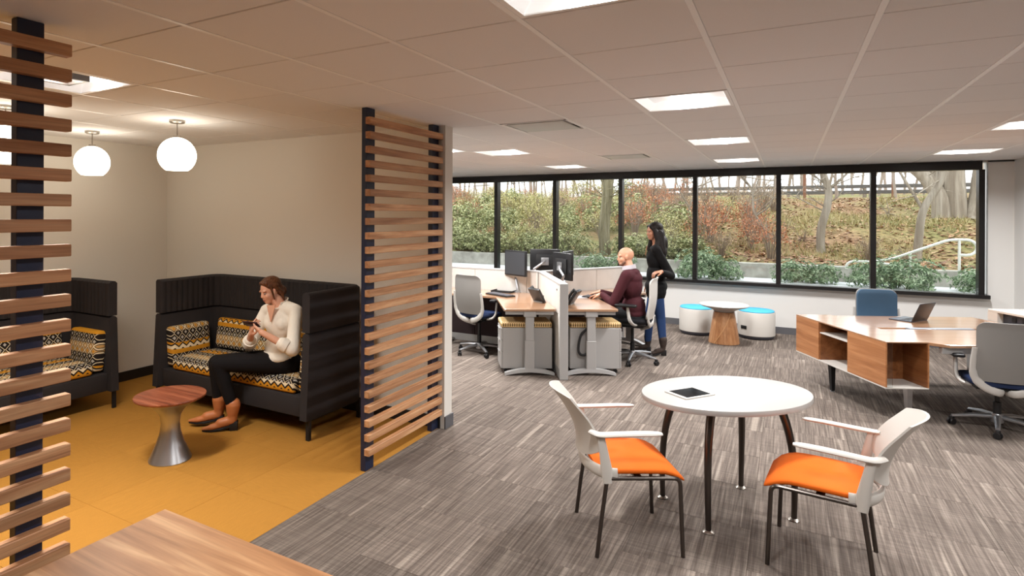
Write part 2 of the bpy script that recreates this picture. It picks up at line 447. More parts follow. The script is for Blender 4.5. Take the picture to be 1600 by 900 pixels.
for i, j, x, y, v in cells:
    if (i, j) in keep:
        if XL+0.02 < x-G/2 or y > 4.6 or True:
            obj('ceiling_tile', ct, None, ceiling, (x, y, CEIL))
    else:
        more.box(x-G/2+0.012, x+G/2-0.012, y-G/2+0.0035, y+G/2-0.0035, CEIL, CEIL+0.016)
tag(more.build('ceiling_tiling', M_CTILE, ceiling, ang=0), kind='stuff')
for i in range(-13, 13):
    x = OX + i*G
    if x < XFAR or x > XR: continue
    y0 = 4.6 if x < XL else YF
    MB().box(x-0.0118, x+0.0118, y0, WY-0.002, CEIL-0.0015, CEIL+0.012).build('ceiling_rail', M_WHITEM, ceiling, ang=0)
cross = MB()
for j in range(-8, 15):
    y = OY + j*G
    if YF < y < WY: cross.box(XFAR, XR, y-0.003, y+0.003, CEIL+0.006, CEIL+0.012)
tag(cross.build('ceiling_cross_rails', plain('cross_rail_grey', rgb(150, 142, 136), 0.6), ceiling, ang=0), kind='stuff')

# windows: one unit per bay between dark mullions
MULL = [-9.2, -8.69, -7.47, -6.25, -5.0, -3.79, -2.572, -1.345, -0.124, 1.09, 2.30]
FR = dict(d0=WY-0.06, d1=WY+0.12)
for k in range(1, len(MULL)-1):
    x0, x1 = MULL[k], MULL[k+1]
    f = MB(); h = 0.034
    f.box(x0-h if k == 1 else x0, x0+h, WY-0.05, WY+0.1, 0.78, 2.5); f.box(x1-h, x1 if k < len(MULL)-2 else x1+0.03, WY-0.05, WY+0.1, 0.78, 2.5)
    f.box(x0, x1, WY-0.06, WY+0.1, 2.5, CEIL-0.004); f.box(x0, x1 if k < len(MULL)-2 else x1+0.08, WY-0.10, WY+0.1, 0.735, 0.785)
    o = f.build('window_%d' % k, M_BRONZE, ang=0); o['kind'] = 'structure'
    MB().box(x0+h, x1-h, WY+0.03, WY+0.042, 0.785, 2.5).build('window_pane', M_GLASS, o, ang=0)

# ------------------------------------------------------------------ ceiling fittings
def make_troffer(name, label, i, j, lens_mat, watts, dark=False, color=(1.0, 0.93, 0.84)):
    x, y = OX+(i+0.5)*G, OY+(j+0.5)*G
    t = thing(name, label, 'ceiling light', (x, y, CEIL))
    h = G/2 - 0.014
    b = MB(); e = 0.022
    for q in ((-h, h, -h, -h+e), (-h, h, h-e, h), (-h, -h+e, -h+e, h-e), (h-e, h, -h+e, h-e)): b.box(*q, -0.002, 0.012)
    b.build('frame', M_WHITEM, t, ang=0)
    s = h - e
    b = MB(); d = 0.075; c = 0.085
    for sg in (-1, 1):                                    # two flared reflector wings beside the central lens
        b.loft([[Vector((sg*s, yy, 0.004)), Vector((sg*(s-0.03), yy, 0.055)), Vector((sg*(s*0.5), yy, d)), Vector((sg*c, yy, d-0.01)), Vector((sg*c, yy, d+0.004)), Vector((sg*s, yy, d+0.004))] for yy in (-s, s)])
    for sg in (-1, 1): b.box(-s, s, sg*s-0.003, sg*s+0.003, 0.002, d)
    b.build('reflector', M_REFLECTGLOW, t, ang=40)
    if dark:
        b = MB(); 
        for q in ((-0.11, 0.11, -0.11, -0.09), (-0.11, 0.11, 0.09, 0.11), (-0.11, -0.09, -0.09, 0.09), (0.09, 0.11, -0.09, 0.09)): b.box(*q, 0.0, 0.07)
        b.build('lamp_collar', M_GUNM, t, ang=0)
    MB().prism([(-c, -s), (c, -s), (c, s), (-c, s)], d-0.03, d-0.012).build('lens', lens_mat, t, ang=0)
    if watts:
        ld = bpy.data.lights.new('troffer_lamp', 'AREA'); ld.shape = 'RECTANGLE'; ld.size = 0.16; ld.size_y = 0.5; ld.energy = watts; ld.spread = R(150); ld.color = color
        lo = bpy.data.objects.new('troffer_lamp', ld); COL.objects.link(lo); lo.parent = t; lo.location = (0, 0, 0.0425)
    return t
TL = {(0, -1): 'square ceiling light cut by the top picture edge, nearest of the aisle row', (0, 3): 'square ceiling light, second of the aisle row, above the white round table area',
      (0, 7): 'square ceiling light, third of the aisle row towards the windows', (0, 11): 'square ceiling light, last of the aisle row just before the window head',
      (-4, 7): 'square ceiling light above the standing desk cluster, nearer of two', (-4, 11): 'square ceiling light close to the windows above the desk cluster',
      (-8, 11): 'ceiling light almost hidden behind the white partition end near the window', (-8, 7): 'ceiling light hidden behind the white partition wall',
      (4, 11): 'square ceiling light above the right desk close to the white column', (4, 7): 'square ceiling light cut by the right edge of the picture',
      (4, 3): 'square ceiling light beyond the right edge of the view', (4, -1): 'square ceiling light beyond the right edge, nearest the camera', (-5, 6): 'ceiling light peeking past the top of the white partition end'}
for (i, j) in TROFF:
    make_troffer('ceiling_light', TL[(i, j)], i, j, M_LENS, TROFFER_W*{(0, -1): .68, (4, -1): .68, (0, 3): .8}.get((i, j), 1.0), color=(1.0, 0.985, 0.975))
for k, (i, j) in enumerate(LOUNGE_T):
    make_troffer('ceiling_light', ['lounge ceiling light with dark lamp collar seen past the left slats', 'lounge ceiling light behind the left slatted screen'][k], i, j, M_LENS, TROFFER_W*0.8, dark=True, color=(1.0, 0.94, 0.87))
for k, (i, j) in enumerate(AIR):
    t = thing('air_diffuser', ['flat square air diffuser panel in the ceiling, nearer one', 'flat square air diffuser panel in the ceiling, farther one by the windows'][k], 'air vent', (OX+(i+0.5)*G, OY+(j+0.5)*G, CEIL))
    h = G/2-0.014; b = MB()
    for q in ((-h, h, -h, -h+0.02), (-h, h, h-0.02, h), (-h, -h+0.02, -h, h), (h-0.02, h, -h, h)): b.box(*q, -0.002, 0.012)
    b.box(-h, h, -h, h, 0.05, 0.06)
    b.build('frame', M_WHITEM, t, ang=0)
    MB().box(-h+0.045, h-0.045, -h+0.045, h-0.045, -0.006, 0.002, bev=0.004).build('face_panel', plain('diffuser_grey', rgb(206, 210, 206), 0.5), t)

def pendant(x, y, label):
    t = thing('pendant_lamp', label, 'lamp', (x, y, 2.33), group='globe pendants in the lounge')
    MB().lathe([(0.0, CEIL-2.33), (0.062, CEIL-2.33), (0.062, CEIL-2.33-0.018), (0.05, CEIL-2.33-0.026), (0.0, CEIL-2.33-0.026)], 28).build('canopy', M_NICKEL, t)
    MB().tube([(0, 0, 0.14), (0, 0, CEIL-2.33-0.02)], 0.005, 8).build('stem', M_NICKEL, t)
    MB().lathe([(0, 0.165), (0.03, 0.165), (0.034, 0.14), (0, 0.14)], 20).build('socket_cap', M_NICKEL, t)
    pr = [(0.15*math.sin(a), 0.15*math.cos(a)) for a in [PI*k/30 for k in range(1, 25)]]
    MB().lathe([(0.0, 0.149)] + pr + [(pr[-1][0]-0.012, pr[-1][1]+0.004), (0, pr[-1][1]+0.006)], 40).build('globe', M_GLOBE, t, ang=50)
pendant(-4.37, 3.17, 'white globe pendant near the wall corner, right one of the pair')
pendant(-5.65, 3.20, 'white globe pendant nearer the left wall, left one of the visible pair')
pendant(-4.87, 2.14, 'white globe pendant seen between the left slats')
# ------------------------------------------------------------------ slatted wood screens
def screen(label, y0, y1, posts, base_y):
    t = thing('slat_screen', label, 'screen', (XSC, base_y, 0))
    for py in posts:
        MB().box(-0.045, 0.0, py-base_y-0.05, py-base_y+0.05, 0, CEIL-0.001, bev=0.002, seg=1).build('post', M_POST, t)
    L = y1-y0; me = MB().box(0, 0.045, -L/2, L/2, -0.025, 0.025, bev=0.003, seg=1).mesh('slat'); me.materials.append(M_SLAT)
    for k in range(24):
        obj('slat', me, None, t, (0.0, (y0+y1)/2-base_y, 2.524 - 0.1034*k))
    return t
screen('tall wooden slat screen on two black posts, between the sofa and the desks', 3.42, 4.462, (3.487, 4.41), 3.9)
screen('tall wooden slat screen cut by the left picture edge, on one wide post', -0.75, 1.376, (1.24, -0.5), 0.3)

# ------------------------------------------------------------------ high-back sofas
def zigzag(U, V, nm, **k): return pattern_mat('zigzag_cloth_'+nm, U, V, **k)
PM_SEAT = zigzag((1, 0, 0), (0, 0.8, 1.0), 'seat', period=0.36)
PM_BACK = zigzag((1, 0, 0), (0, 0.2, 1.0), 'back', vo=-0.40, period=0.40)
PM_ARM = zigzag((0, 1, 0), (0.1, 0, 1.0), 'arm', vo=-0.40, period=0.40)
def cushion(x0, x1, y0, y1, z0, z1, bev, M=None, puff=0.012):
    b = MB(); b.box(x0, x1, y0, y1, z0, z1, bev=bev, seg=4)
    bmesh.ops.subdivide_edges(b.bm, edges=[e for e in b.bm.edges if e.calc_length() > 0.15], cuts=6, use_grid_fill=True)
    cx, cy, cz = (x0+x1)/2, (y0+y1)/2, (z0+z1)/2
    ext = (x1-x0, y1-y0, z1-z0); ax = ext.index(min(ext))
    for v in b.bm.verts:
        q = [(v.co[k]-c)/(e/2) for k, c, e in zip(range(3), (cx, cy, cz), ext)]
        f = 1.0
        for k in range(3):
            if k != ax: f *= max(0.0, 1-q[k]*q[k])
        v.co[ax] += (1 if q[ax] > 0 else -1)*puff*f
    if M is not None: b.bm.transform(M)
    return b
def sofa(label, loc, rz):
    """open end faces -Y in its own axes, 2.0 m wide, origin at the middle of the front edge"""
    t = thing('booth_sofa', label, 'sofa', loc, rz)
    HW, D, T = 1.0, 0.74, 0.075
    def plan(hw, y0, yb, rad, n=8):
        p = [(-hw, y0)]
        p += [(-hw+rad-rad*math.cos(PI/2*k/n), yb-rad+rad*math.sin(PI/2*k/n)) for k in range(n+1)]
        p += [(hw-rad+rad*math.sin(PI/2*k/n), yb-rad+rad*math.cos(PI/2*k/n)) for k in range(n+1)]
        return p + [(hw, y0)]
    def resample(p, n):
        seg = [0]
        for a, b in zip(p, p[1:]): seg.append(seg[-1]+math.hypot(b[0]-a[0], b[1]-a[1]))
        out = []
        for k in range(n+1):
            s = seg[-1]*k/n; j = max(i for i in range(len(p)-1) if seg[i] <= s+1e-9)
            f = (s-seg[j])/max(1e-9, seg[j+1]-seg[j]); a, b = p[j], p[j+1]
            tn = Vector((b[0]-a[0], b[1]-a[1])).normalized()
            out.append((a[0]+(b[0]-a[0])*f, a[1]+(b[1]-a[1])*f, tn, s))
        return out, seg[-1]
    N = 264
    outer, Lo = resample(plan(HW, 0, D, 0.13), N); inner, Li = resample(plan(HW-T, 0, D-T, 0.10), N)
    def shell_part(name, z0, z1, ribs, flare):
        b = MB(); rings = []
        for k in range(N+1):
            ox, oy, _, s = outer[k]; ix, iy, tn, si = inner[k]
            sc = 0.0
            if ribs:
                ph = (si % 0.062)/0.062; sc = 0.013*(1-abs(2*ph-1)**3)        # padded vertical channels on the inside
                sc = 0.013*math.sin(PI*ph)**0.6
            nx, ny = tn.y, -tn.x                                              # towards the seat
            def P(x, y, z):
                fr = max(0.0, 1 - y/0.25); return Vector((x, y - flare*fr*(z1-z)/(z1-z0), z))
            r = 0.018
            jx, jy = ix+nx*sc, iy+ny*sc
            rings.append([P(ox, oy, z0), P(ox, oy, z1-r), P(ox+(ix-ox)*0.25, oy+(iy-oy)*0.25, z1), P(ox+(ix-ox)*0.75, oy+(iy-oy)*0.75, z1), P(jx, jy, z1-r), P(jx, jy, z0)])
        b.loft(rings); return b.build(name, M_SOFA, t, ang=50)
    shell_part('lower_shell', 0.17, 0.872, False, 0.035)
    shell_part('channelled_screen', 0.88, 1.205, True, 0.0)
    MB().box(-HW+T, HW-T, 0.02, D-T, 0.17, 0.34, bev=0.012).build('seat_base', M_SOFA, t)
    for k, (a, b_) in enumerate(((-0.80, 0.0), (0.0, 0.80))):
        cushion(a+0.004, b_-0.004, 0.03, D-T-0.12, 0.345, 0.46, 0.03).build('seat_cushion', PM_SEAT, t, ang=50)
        M = Matrix.Translation((0, D-T-0.10, 0.47)) @ Matrix.Rotation(R(-8), 4, 'X') @ Matrix.Translation((0, -(D-T-0.10), -0.47))
        cushion(a+0.01, b_-0.01, D-T-0.15, D-T-0.03, 0.465, 0.77, 0.035, M).build('back_cushion', PM_BACK, t, ang=50)
    for s in (-1, 1):
        xa, xb = sorted((s*0.805, s*0.915))
        M = Matrix.Translation((s*0.86, 0, 0.36)) @ Matrix.Rotation(R(s*5), 4, 'Y') @ Matrix.Translation((-s*0.86, 0, -0.36))
        cushion(xa, xb, 0.06, D-T-0.16, 0.36, 0.74, 0.032, M).build('arm_cushion', PM_ARM, t, ang=50)
    for sx in (-1, 1):
        for y in (0.0, D-0.08):
            MB().prism([(sx*(HW-0.005), y), (sx*(HW-0.04), y), (sx*(HW-0.04), y+0.02), (sx*(HW-0.005), y+0.03)], 0, 0.18, bev=0.003, seg=1).build('leg', M_BLACKM, t)
        MB().box(sx*HW*0.97-0.015, sx*HW*0.97+0.015, 0.02, D-0.06, 0.155, 0.175).build('side_rail', M_BLACKM, t, ang=0)
    return t
sofa('charcoal high-backed sofa with patterned cushions on which the woman sits', (-4.36, 3.66, 0), 0.0)
sofa('charcoal high-backed sofa seen partly behind the left slat screen', (-5.54, 2.38, 0), PI/2)

# ------------------------------------------------------------------ lounge side table
t = thing('side_table', 'round side table with red-brown wood top on a flared aluminium pedestal', 'table', (-4.03, 2.875, 0))
MB().lathe([(0, 0), (0.15, 0), (0.152, 0.006), (0.128, 0.06), (0.098, 0.13), (0.074, 0.21), (0.066, 0.275), (0.074, 0.33), (0.1, 0.375), (0.15, 0.42), (0.215, 0.452), (0.215, 0.456), (0, 0.456)], 48).build('pedestal', M_ALU, t)
MB().lathe([(0, 0.456), (0.225, 0.456), (0.252, 0.47), (0.255, 0.478), (0.253, 0.484), (0, 0.484)], 56).build('tabletop', M_REDWOOD, t)

# ------------------------------------------------------------------ counter corner in the foreground
t = thing('counter_table', 'light walnut tabletop corner in the bottom left foreground', 'table', (-2.023+0.9, 1.423-0.6, 0))
MB().box(-0.9, 0.9, -0.6, 0.6, 0.70, 0.74, bev=0.002, seg=1).build('tabletop', M_TABLEWOOD, t)
MB().box(-0.75, 0.75, -0.03, 0.03, 0.55, 0.70).build('apron', M_BLACKM, t, ang=0)
for sx in (-1, 1):
    for sy in (-1, 1): MB().box(sx*0.78-0.025, sx*0.78+0.025, sy*0.5-0.025, sy*0.5+0.025, 0, 0.70, bev=0.003, seg=1).build('leg', M_BLACKM, t)

# ------------------------------------------------------------------ oval white table with four bowed legs
c = W(1.80, 3.775); t = thing('oval_table', 'white oval table on four bowed metal legs between the two orange chairs', 'table', c, YAW+R(14))
A_, B_ = 0.555, 0.375
def oval(k, o=0.0): return [((A_+o)*math.cos(2*PI*i/k), (B_+o)*math.sin(2*PI*i/k)) for i in range(k)]
b = MB(); b.loft([[Vector((x, y, z)) for x, y in oval(72, o)] for o, z in ((-0.012, 0.703), (-0.002, 0.707), (0, 0.714), (0, 0.730), (-0.003, 0.7365), (-0.008, 0.738))]); b.build('tabletop', M_WHITETOP, t)
b = MB(); b.box(-0.28, 0.28, -0.02, 0.02, 0.675, 0.703); 
for s in (-1, 1): b.box(s*0.26-0.02, s*0.26+0.02, -0.2, 0.2, 0.675, 0.703)
b.build('under_frame', M_BLACKM, t, ang=0)
for sx in (-1, 1):
    for sy in (-1, 1):
        top = Vector((sx*0.235, sy*0.165, 0.70)); ft = Vector((sx*0.302, sy*0.222, 0.012))
        pts = bez(top, top+(ft-top)*0.25+Vector((sx*0.055, sy*0.03, -0.0)), ft+Vector((sx*0.01, sy*0.006, 0.3)), ft, 14)
        lg = MB().tube(pts, [0.026-0.010*(i/14) for i in range(15)], 14).build('leg', M_GUNM, t)
        MB().lathe([(0, 0), (0.031, 0), (0.033, 0.004), (0.026, 0.010), (0.012, 0.016), (0.011, 0.03), (0, 0.03)], 24, Matrix.Translation((ft.x, ft.y, 0))).build('foot_disc', M_NICKEL, lg)
tb = W(1.55, 3.73); tb.z = 0.738
t = thing('tablet', 'tablet with black screen lying on the white oval table', 'tablet', tb, YAW+R(24))
MB().box(-0.122, 0.122, -0.088, 0.088, 0.0, 0.008, bev=0.003).build('body', M_WHITEP, t)
MB().box(-0.10, 0.10, -0.075, 0.075, 0.008, 0.0086).build('screen', plain('tablet_glass', rgb(14, 15, 18), 0.08), t, ang=0)

# ------------------------------------------------------------------ white guest chairs with orange seats (front is +X)
def guest_chair(label, loc, rz):
    t = thing('guest_chair', label, 'chair', loc, rz, 'orange-seated chairs at the oval table')
    # seat pad: rounded trapezoid with a waterfall front
    b = MB(); rings = []
    for k in range(13):
        u = k/12; x = -0.215 + 0.475*u
        hw = 0.225 + 0.012*math.sin(PI*u) - (0.03*((u-0.85)/0.15)**2 if u > 0.85 else 0) - (0.05*((0.15-u)/0.15)**2 if u < 0.15 else 0)
        zc = 0.452 + 0.006*math.sin(PI*u) - (0.055*((u-0.7)/0.3)**2 if u > 0.7 else 0); th = 0.021 if 0 < k < 12 else 0.010
        rings.append([Vector((x, hw*(1 if abs(math.cos(a)) > .999 else abs(math.cos(a))**0.28)*(1 if math.cos(a) > 0 else -1), zc + th*abs(math.sin(a))**0.6*(1 if math.sin(a) > 0 else -1) - 0.008*(math.cos(a)**2)*0)) for a in [2*PI*i/28 for i in range(28)]])
    b.loft(rings).build('seat_pad', M_ORANGE, t, ang=60)
    # rear rim of the seat shell
    pts = []
    for k in range(17):
        a = PI/2 + PI*k/16; pts.append(Vector((-0.12 + 0.125*math.cos(a)*1.1, 0.238*math.sin(a), 0.445)))
    pts = pts
    MB().tube(pts, 0.02, 10, sx=0.55, sy=1.7, up=(0, 0, 1)).build('seat_rim', M_WHITEP, t, ang=60)
    # back shell
    b = MB(); rows = []; NU, NV = 20, 12
    def P(u, v, off):
        hw = 0.232 - 0.035*v*v; y = hw*u
        top = 0.86 - 0.030*abs(u)**3.0 - (0.05 if abs(u) > 0.93 else 0)*((abs(u)-0.93)/0.07)
        bot = 0.565 - 0.075*(1-abs(u)**2.2)
        z = bot + (top-bot)*v
        x = -0.205 - 0.075*(1-u*u) - 0.16*max(0, (z-0.5)/0.36)**1.5 + 0.02*math.sin(PI*v)
        return Vector((x - off, y, z))
    outer = [[P(-1+2*i/NU, j/NV, 0.006) for i in range(NU+1)] for j in range(NV+1)]
    inner = [[P(-1+2*i/NU, j/NV, -0.006) for i in range(NU+1)] for j in range(NV+1)]
    vo = [[b.bm.verts.new(p) for p in r] for r in outer]; vi = [[b.bm.verts.new(p) for p in r] for r in inner]
    for j in range(NV):
        for i in range(NU):
            b.bm.faces.new((vo[j][i], vo[j+1][i], vo[j+1][i+1], vo[j][i+1])); b.bm.faces.new((vi[j][i], vi[j][i+1], vi[j+1][i+1], vi[j+1][i]))
    for i in range(NU):
        b.bm.faces.new((vo[0][i], vo[0][i+1], vi[0][i+1], vi[0][i])); b.bm.faces.new((vo[NV][i], vi[NV][i], vi[NV][i+1], vo[NV][i+1]))
    for j in range(NV):
        b.bm.faces.new((vo[j][0], vi[j][0], vi[j+1][0], vo[j+1][0])); b.bm.faces.new((vo[j][NU], vo[j+1][NU], vi[j+1][NU], vi[j][NU]))
    bmesh.ops.recalc_face_normals(b.bm, faces=b.bm.faces[:])
    b.build('backrest', M_WHITEP, t, ang=50)
    for s in (-1, 1):
        y = s*0.243
        # arm and its upright strut are one moulding
        MB().tube(smooth_path([(-0.262, s*0.215, 0.672), (-0.22, y, 0.662), (-0.12, y, 0.664), (0.02, y, 0.668), (0.12, y, 0.667)], 4), [0.02]*12+[0.019, 0.019, 0.018, 0.016, 0.010], 12, sx=1.35, sy=0.62, up=(0, 0, 1)).build('armrest', M_WHITEP, t, ang=60)
        MB().tube([(-0.215, y, 0.665), (-0.195, y, 0.56), (-0.180, y, 0.47), (-0.175, y, 0.40)], [0.016, 0.020, 0.025, 0.020], 12, sx=0.5, sy=1.25, up=(1, 0, 0)).build('back_strut', M_WHITEP, t, ang=60)
        MB().tube([(-0.175, y*0.98, 0.43), (-0.205, y*1.0, 0.22), (-0.232, y*1.01, 0.0)], 0.0115, 10).build('leg', M_GUNM, t)
        fr = [(0.236, y*0.99, 0.0), (0.222, y*0.98, 0.36)] + [tuple(p) for p in bez((0.222, y*0.98, 0.38), (0.220, y*0.98, 0.428), (0.20, y*0.98, 0.426), (0.15, y*0.98, 0.426), 6)] + [(-0.175, y*0.98, 0.424)]
        MB().tube(fr, 0.0115, 10).build('leg', M_GUNM, t)
        MB().box(-0.02, 0.02, min(0, y*0.98), max(0, y*0.98), 0.412, 0.426).build('seat_bearer', M_GUNM, t, ang=0)
    return t
guest_chair('white armchair with orange seat left of the oval table, facing right', W(1.075, 3.475), YAW)
guest_chair('white armchair with orange seat right of the oval table, facing left and away', W(2.066, 3.228), YAW+R(144))
# ------------------------------------------------------------------ office swivel chairs (front is +X)
def task_chair(label, loc, rz, seat_m, shell_m, front_m=None, arms=True, low=0.0, base_m=None, lift=0.0):
    base_m = base_m or M_ALU
    t = thing('task_chair', label, 'chair', loc, rz, 'swivel office chairs')
    b = MB(); 
    b.lathe([(0, 0.06), (0.045, 0.065), (0.05, 0.12), (0.036, 0.14), (0, 0.14)], 20)
    for k in range(5):
        a = 2*PI*k/5 + 0.35; ca, sa = math.cos(a), math.sin(a)
        b.tube([(0.03*ca, 0.03*sa, 0.112), (0.16*ca, 0.16*sa, 0.104), (0.315*ca, 0.315*sa, 0.078)], [0.032, 0.027, 0.018], 10, sx=0.85, sy=0.75)
    b.build('star_base', base_m, t)
    for k in range(5):
        a = 2*PI*k/5 + 0.35; ca, sa = math.cos(a), math.sin(a); b = MB()
        M = Matrix.Translation((0.315*ca, 0.315*sa, 0)) @ Matrix.Rotation(a+0.6*k, 4, 'Z')
        for s in (-1, 1): b.lathe([(0, -0.008), (0.026, -0.008), (0.029, 0), (0.026, 0.008), (0, 0.008)], 16, M @ Matrix.Translation((0, s*0.015, 0.029)) @ Matrix.Rotation(PI/2, 4, 'X'))
        b.box(-0.014, 0.014, -0.018, 0.018, 0.02, 0.075, bev=0.006, M=M)
        b.build('caster', M_BLACK, t)
    b = MB(); b.lathe([(0, 0.1), (0.028, 0.1), (0.028, 0.24), (0.018, 0.245), (0.018, 0.34+lift), (0, 0.34+lift)], 16); b.build('gas_column', M_BLACK, t)
    b = MB(); b.box(-0.15, 0.12, -0.09, 0.09, 0.325+lift, 0.375+lift, bev=0.02); b.build('tilt_mechanism', M_BLACK, t)
    # seat
    b = MB(); rings = []
    for k in range(11):
        u = k/10; x = -0.23+0.48*u; hw = 0.235*(1-0.18*(2*u-1)**6)*(0.9 if k in (0, 10) else 1); zc = 0.432+lift - (0.03*((u-0.75)/0.25)**2 if u > 0.75 else 0); th = 0.034 if 0 < k < 10 else 0.018
        rings.append([Vector((x, hw*math.copysign(abs(math.cos(a))**0.35, math.cos(a)), zc+th*math.copysign(abs(math.sin(a))**0.6, math.sin(a)))) for a in [2*PI*i/28 for i in range(28)]])
    b.loft(rings).build('seat', seat_m, t, ang=60)
    b = MB(); b.box(-0.2, 0.2, -0.2, 0.2, 0.375+lift, 0.405+lift, bev=0.012); b.build('seat_pan', M_BLACK, t)
    # back: upright shell with rounded corners; the side frames sweep down to a hub under the seat
    def bx(z): 
        q = (z-lift-0.42)/0.55; return -0.225 - 0.035*math.sin(PI*min(1, max(0, q*1.1))) - 0.07*max(0, q)**2
    def half(z, z0, z1, w0, w1, rad):
        f = (z-z0)/(z1-z0); wv = w0+(w1-w0)*f
        if z1-z < rad: wv -= rad-math.sqrt(max(0, rad*rad-(rad-(z1-z))**2))
        if z-z0 < rad*0.7: q = rad*0.7; wv -= q-math.sqrt(max(0, q*q-(q-(z-z0))**2))
        return max(wv, 0.02)
    def slab(name, z0, z1, w0, w1, rad, off0, off1, m, curve=0.05):
        b = MB(); rings = []; n = 26
        for k in range(n+1):
            z = z0+(z1-z0)*(0.5-0.5*math.cos(PI*k/n)); hw = half(z, z0, z1, w0, w1, rad); ring = []
            N = 14
            for i in range(N+1):
                u = -1+2*i/N; ring.append(Vector((bx(z)+off0+curve*u*u*(hw/0.23)**2, hw*u, z)))
            for i in range(N+1):
                u = 1-2*i/N; ring.append(Vector((bx(z)+off1+curve*u*u*(hw/0.23)**2, hw*u*0.97, z)))
            rings.append(ring)
        b.loft(rings); return b.build(name, m, t, ang=60)
    zt = 0.965+lift
    slab('back_shell', 0.455+lift, zt, 0.215, 0.215, 0.07, -0.012, 0.006, shell_m)
    if front_m: slab('back_upholstery', 0.46+lift, zt-0.006, 0.21, 0.21, 0.07, 0.008, 0.035, front_m)
    b = MB()
    rim = []
    for s in (-1, 1):
        pts = [(bx(q+lift)+o, s*y, q+lift) for q, y, o in ((0.74, .222, .03), (0.64, .230, .03), (0.53, .228, .025), (0.455, .20, .012), (0.395, .13, .0), (0.365, .04, .01))] + [(-0.1, 0, 0.36+lift*.6)]
        b.tube(smooth_path(pts, 4), [0.016]*4+[0.018]*4+[0.022]*4+[0.026]*4+[0.026]*4+[0.026]*5, 12, sx=0.55, sy=1.25, up=(0, 1, 0))
    b.build('back_frame', M_GREYP, t, ang=60)
    if arms:
        for s in (-1, 1):
            am = MB().tube(smooth_path([(-0.08, s*0.13, 0.385+lift), (-0.06, s*0.25, 0.395+lift), (-0.02, s*0.285, 0.45+lift), (-0.0, s*0.285, 0.54+lift), (0.01, s*0.285, 0.62+lift)], 4), [0.022]*10+[0.02]*5+[0.017]*2, 12, sx=0.7, sy=1.2, up=(1, 0, 0)).build('armrest', M_GREYP, t, ang=60)
            MB().box(-0.10, 0.16, s*0.285-0.045, s*0.285+0.045, 0.615+lift, 0.648+lift, bev=0.014, seg=3).build('arm_pad', M_BLACK, am)
    return t
task_chair('grey swivel chair with navy seat at the right picture edge, seen from behind', W(4.84, 5.2), YAW+R(64), M_NAVYF, M_GREYD)
task_chair('blue upholstered swivel chair behind the laptop, backrest facing the camera', W(5.2, 7.02), YAW+R(252), M_BLUEF, M_GREYD, M_BLUEF)
task_chair('grey swivel chair at the desk beside the white partition end', W(0.50, 8.0), YAW+R(48), M_NAVYF, M_GREYD, lift=0.10)
task_chair('light grey swivel chair that the man in the maroon sweater sits on', W(2.42, 7.58), YAW+R(152), M_BLACKF, M_GREYP, lift=0.11)

# ------------------------------------------------------------------ three-way desk cluster: local x along the image plane, y into the room
JR, JD = 1.37, 8.26
def u(a): return Vector((math.cos(R(a)), math.sin(R(a)), 0))
Jw = W(JR, JD)
t = thing('panel_divider', 'low light grey three-armed privacy panel between the desks', 'divider', Jw, YAW)
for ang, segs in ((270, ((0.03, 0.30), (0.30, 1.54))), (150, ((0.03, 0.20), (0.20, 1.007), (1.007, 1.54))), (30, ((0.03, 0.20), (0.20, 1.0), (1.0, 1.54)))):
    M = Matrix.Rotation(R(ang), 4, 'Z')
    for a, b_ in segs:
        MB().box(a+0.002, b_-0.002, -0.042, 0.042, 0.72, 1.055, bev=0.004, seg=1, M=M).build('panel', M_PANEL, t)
        MB().box(a+0.002, b_-0.002, -0.040, 0.040, 0.10, 0.715, bev=0.003, seg=1, M=M).build('lower_panel', M_PANELSHADE if ang != 270 else M_PANEL, t)
    MB().box(0.0, 1.54, -0.045, 0.045, 1.055, 1.08, bev=0.004, seg=1, M=M).build('top_cap', M_DESKMET, t)
    MB().box(0.0, 1.54, -0.040, 0.040, 0.0, 0.10, M=M).build('base_cap', M_DESKMET, t, ang=0)
    MB().box(1.54, 1.565, -0.047, 0.047, 0.0, 1.08, bev=0.004, seg=1, M=M).build('end_cap', M_DESKMET, t)
M = Matrix.Translation((-0.043, -1.36, 0.99)) @ Matrix.Rotation(PI/2, 4, 'Y')
MB().lathe([(0, -0.004), (0.012, -0.004), (0.012, 0.004), (0, 0.004)], 12, M).build('cable_port', M_BLACK, t)
M = Matrix.Translation((0.26, 0.09, 0.99)) @ Matrix.Rotation(R(30), 4, 'Z') @ Matrix.Rotation(PI/2, 4, 'X')
MB().lathe([(0, -0.004), (0.012, -0.004), (0.012, 0.004), (0, 0.004)], 12, M).build('cable_port', M_BLACK, t)
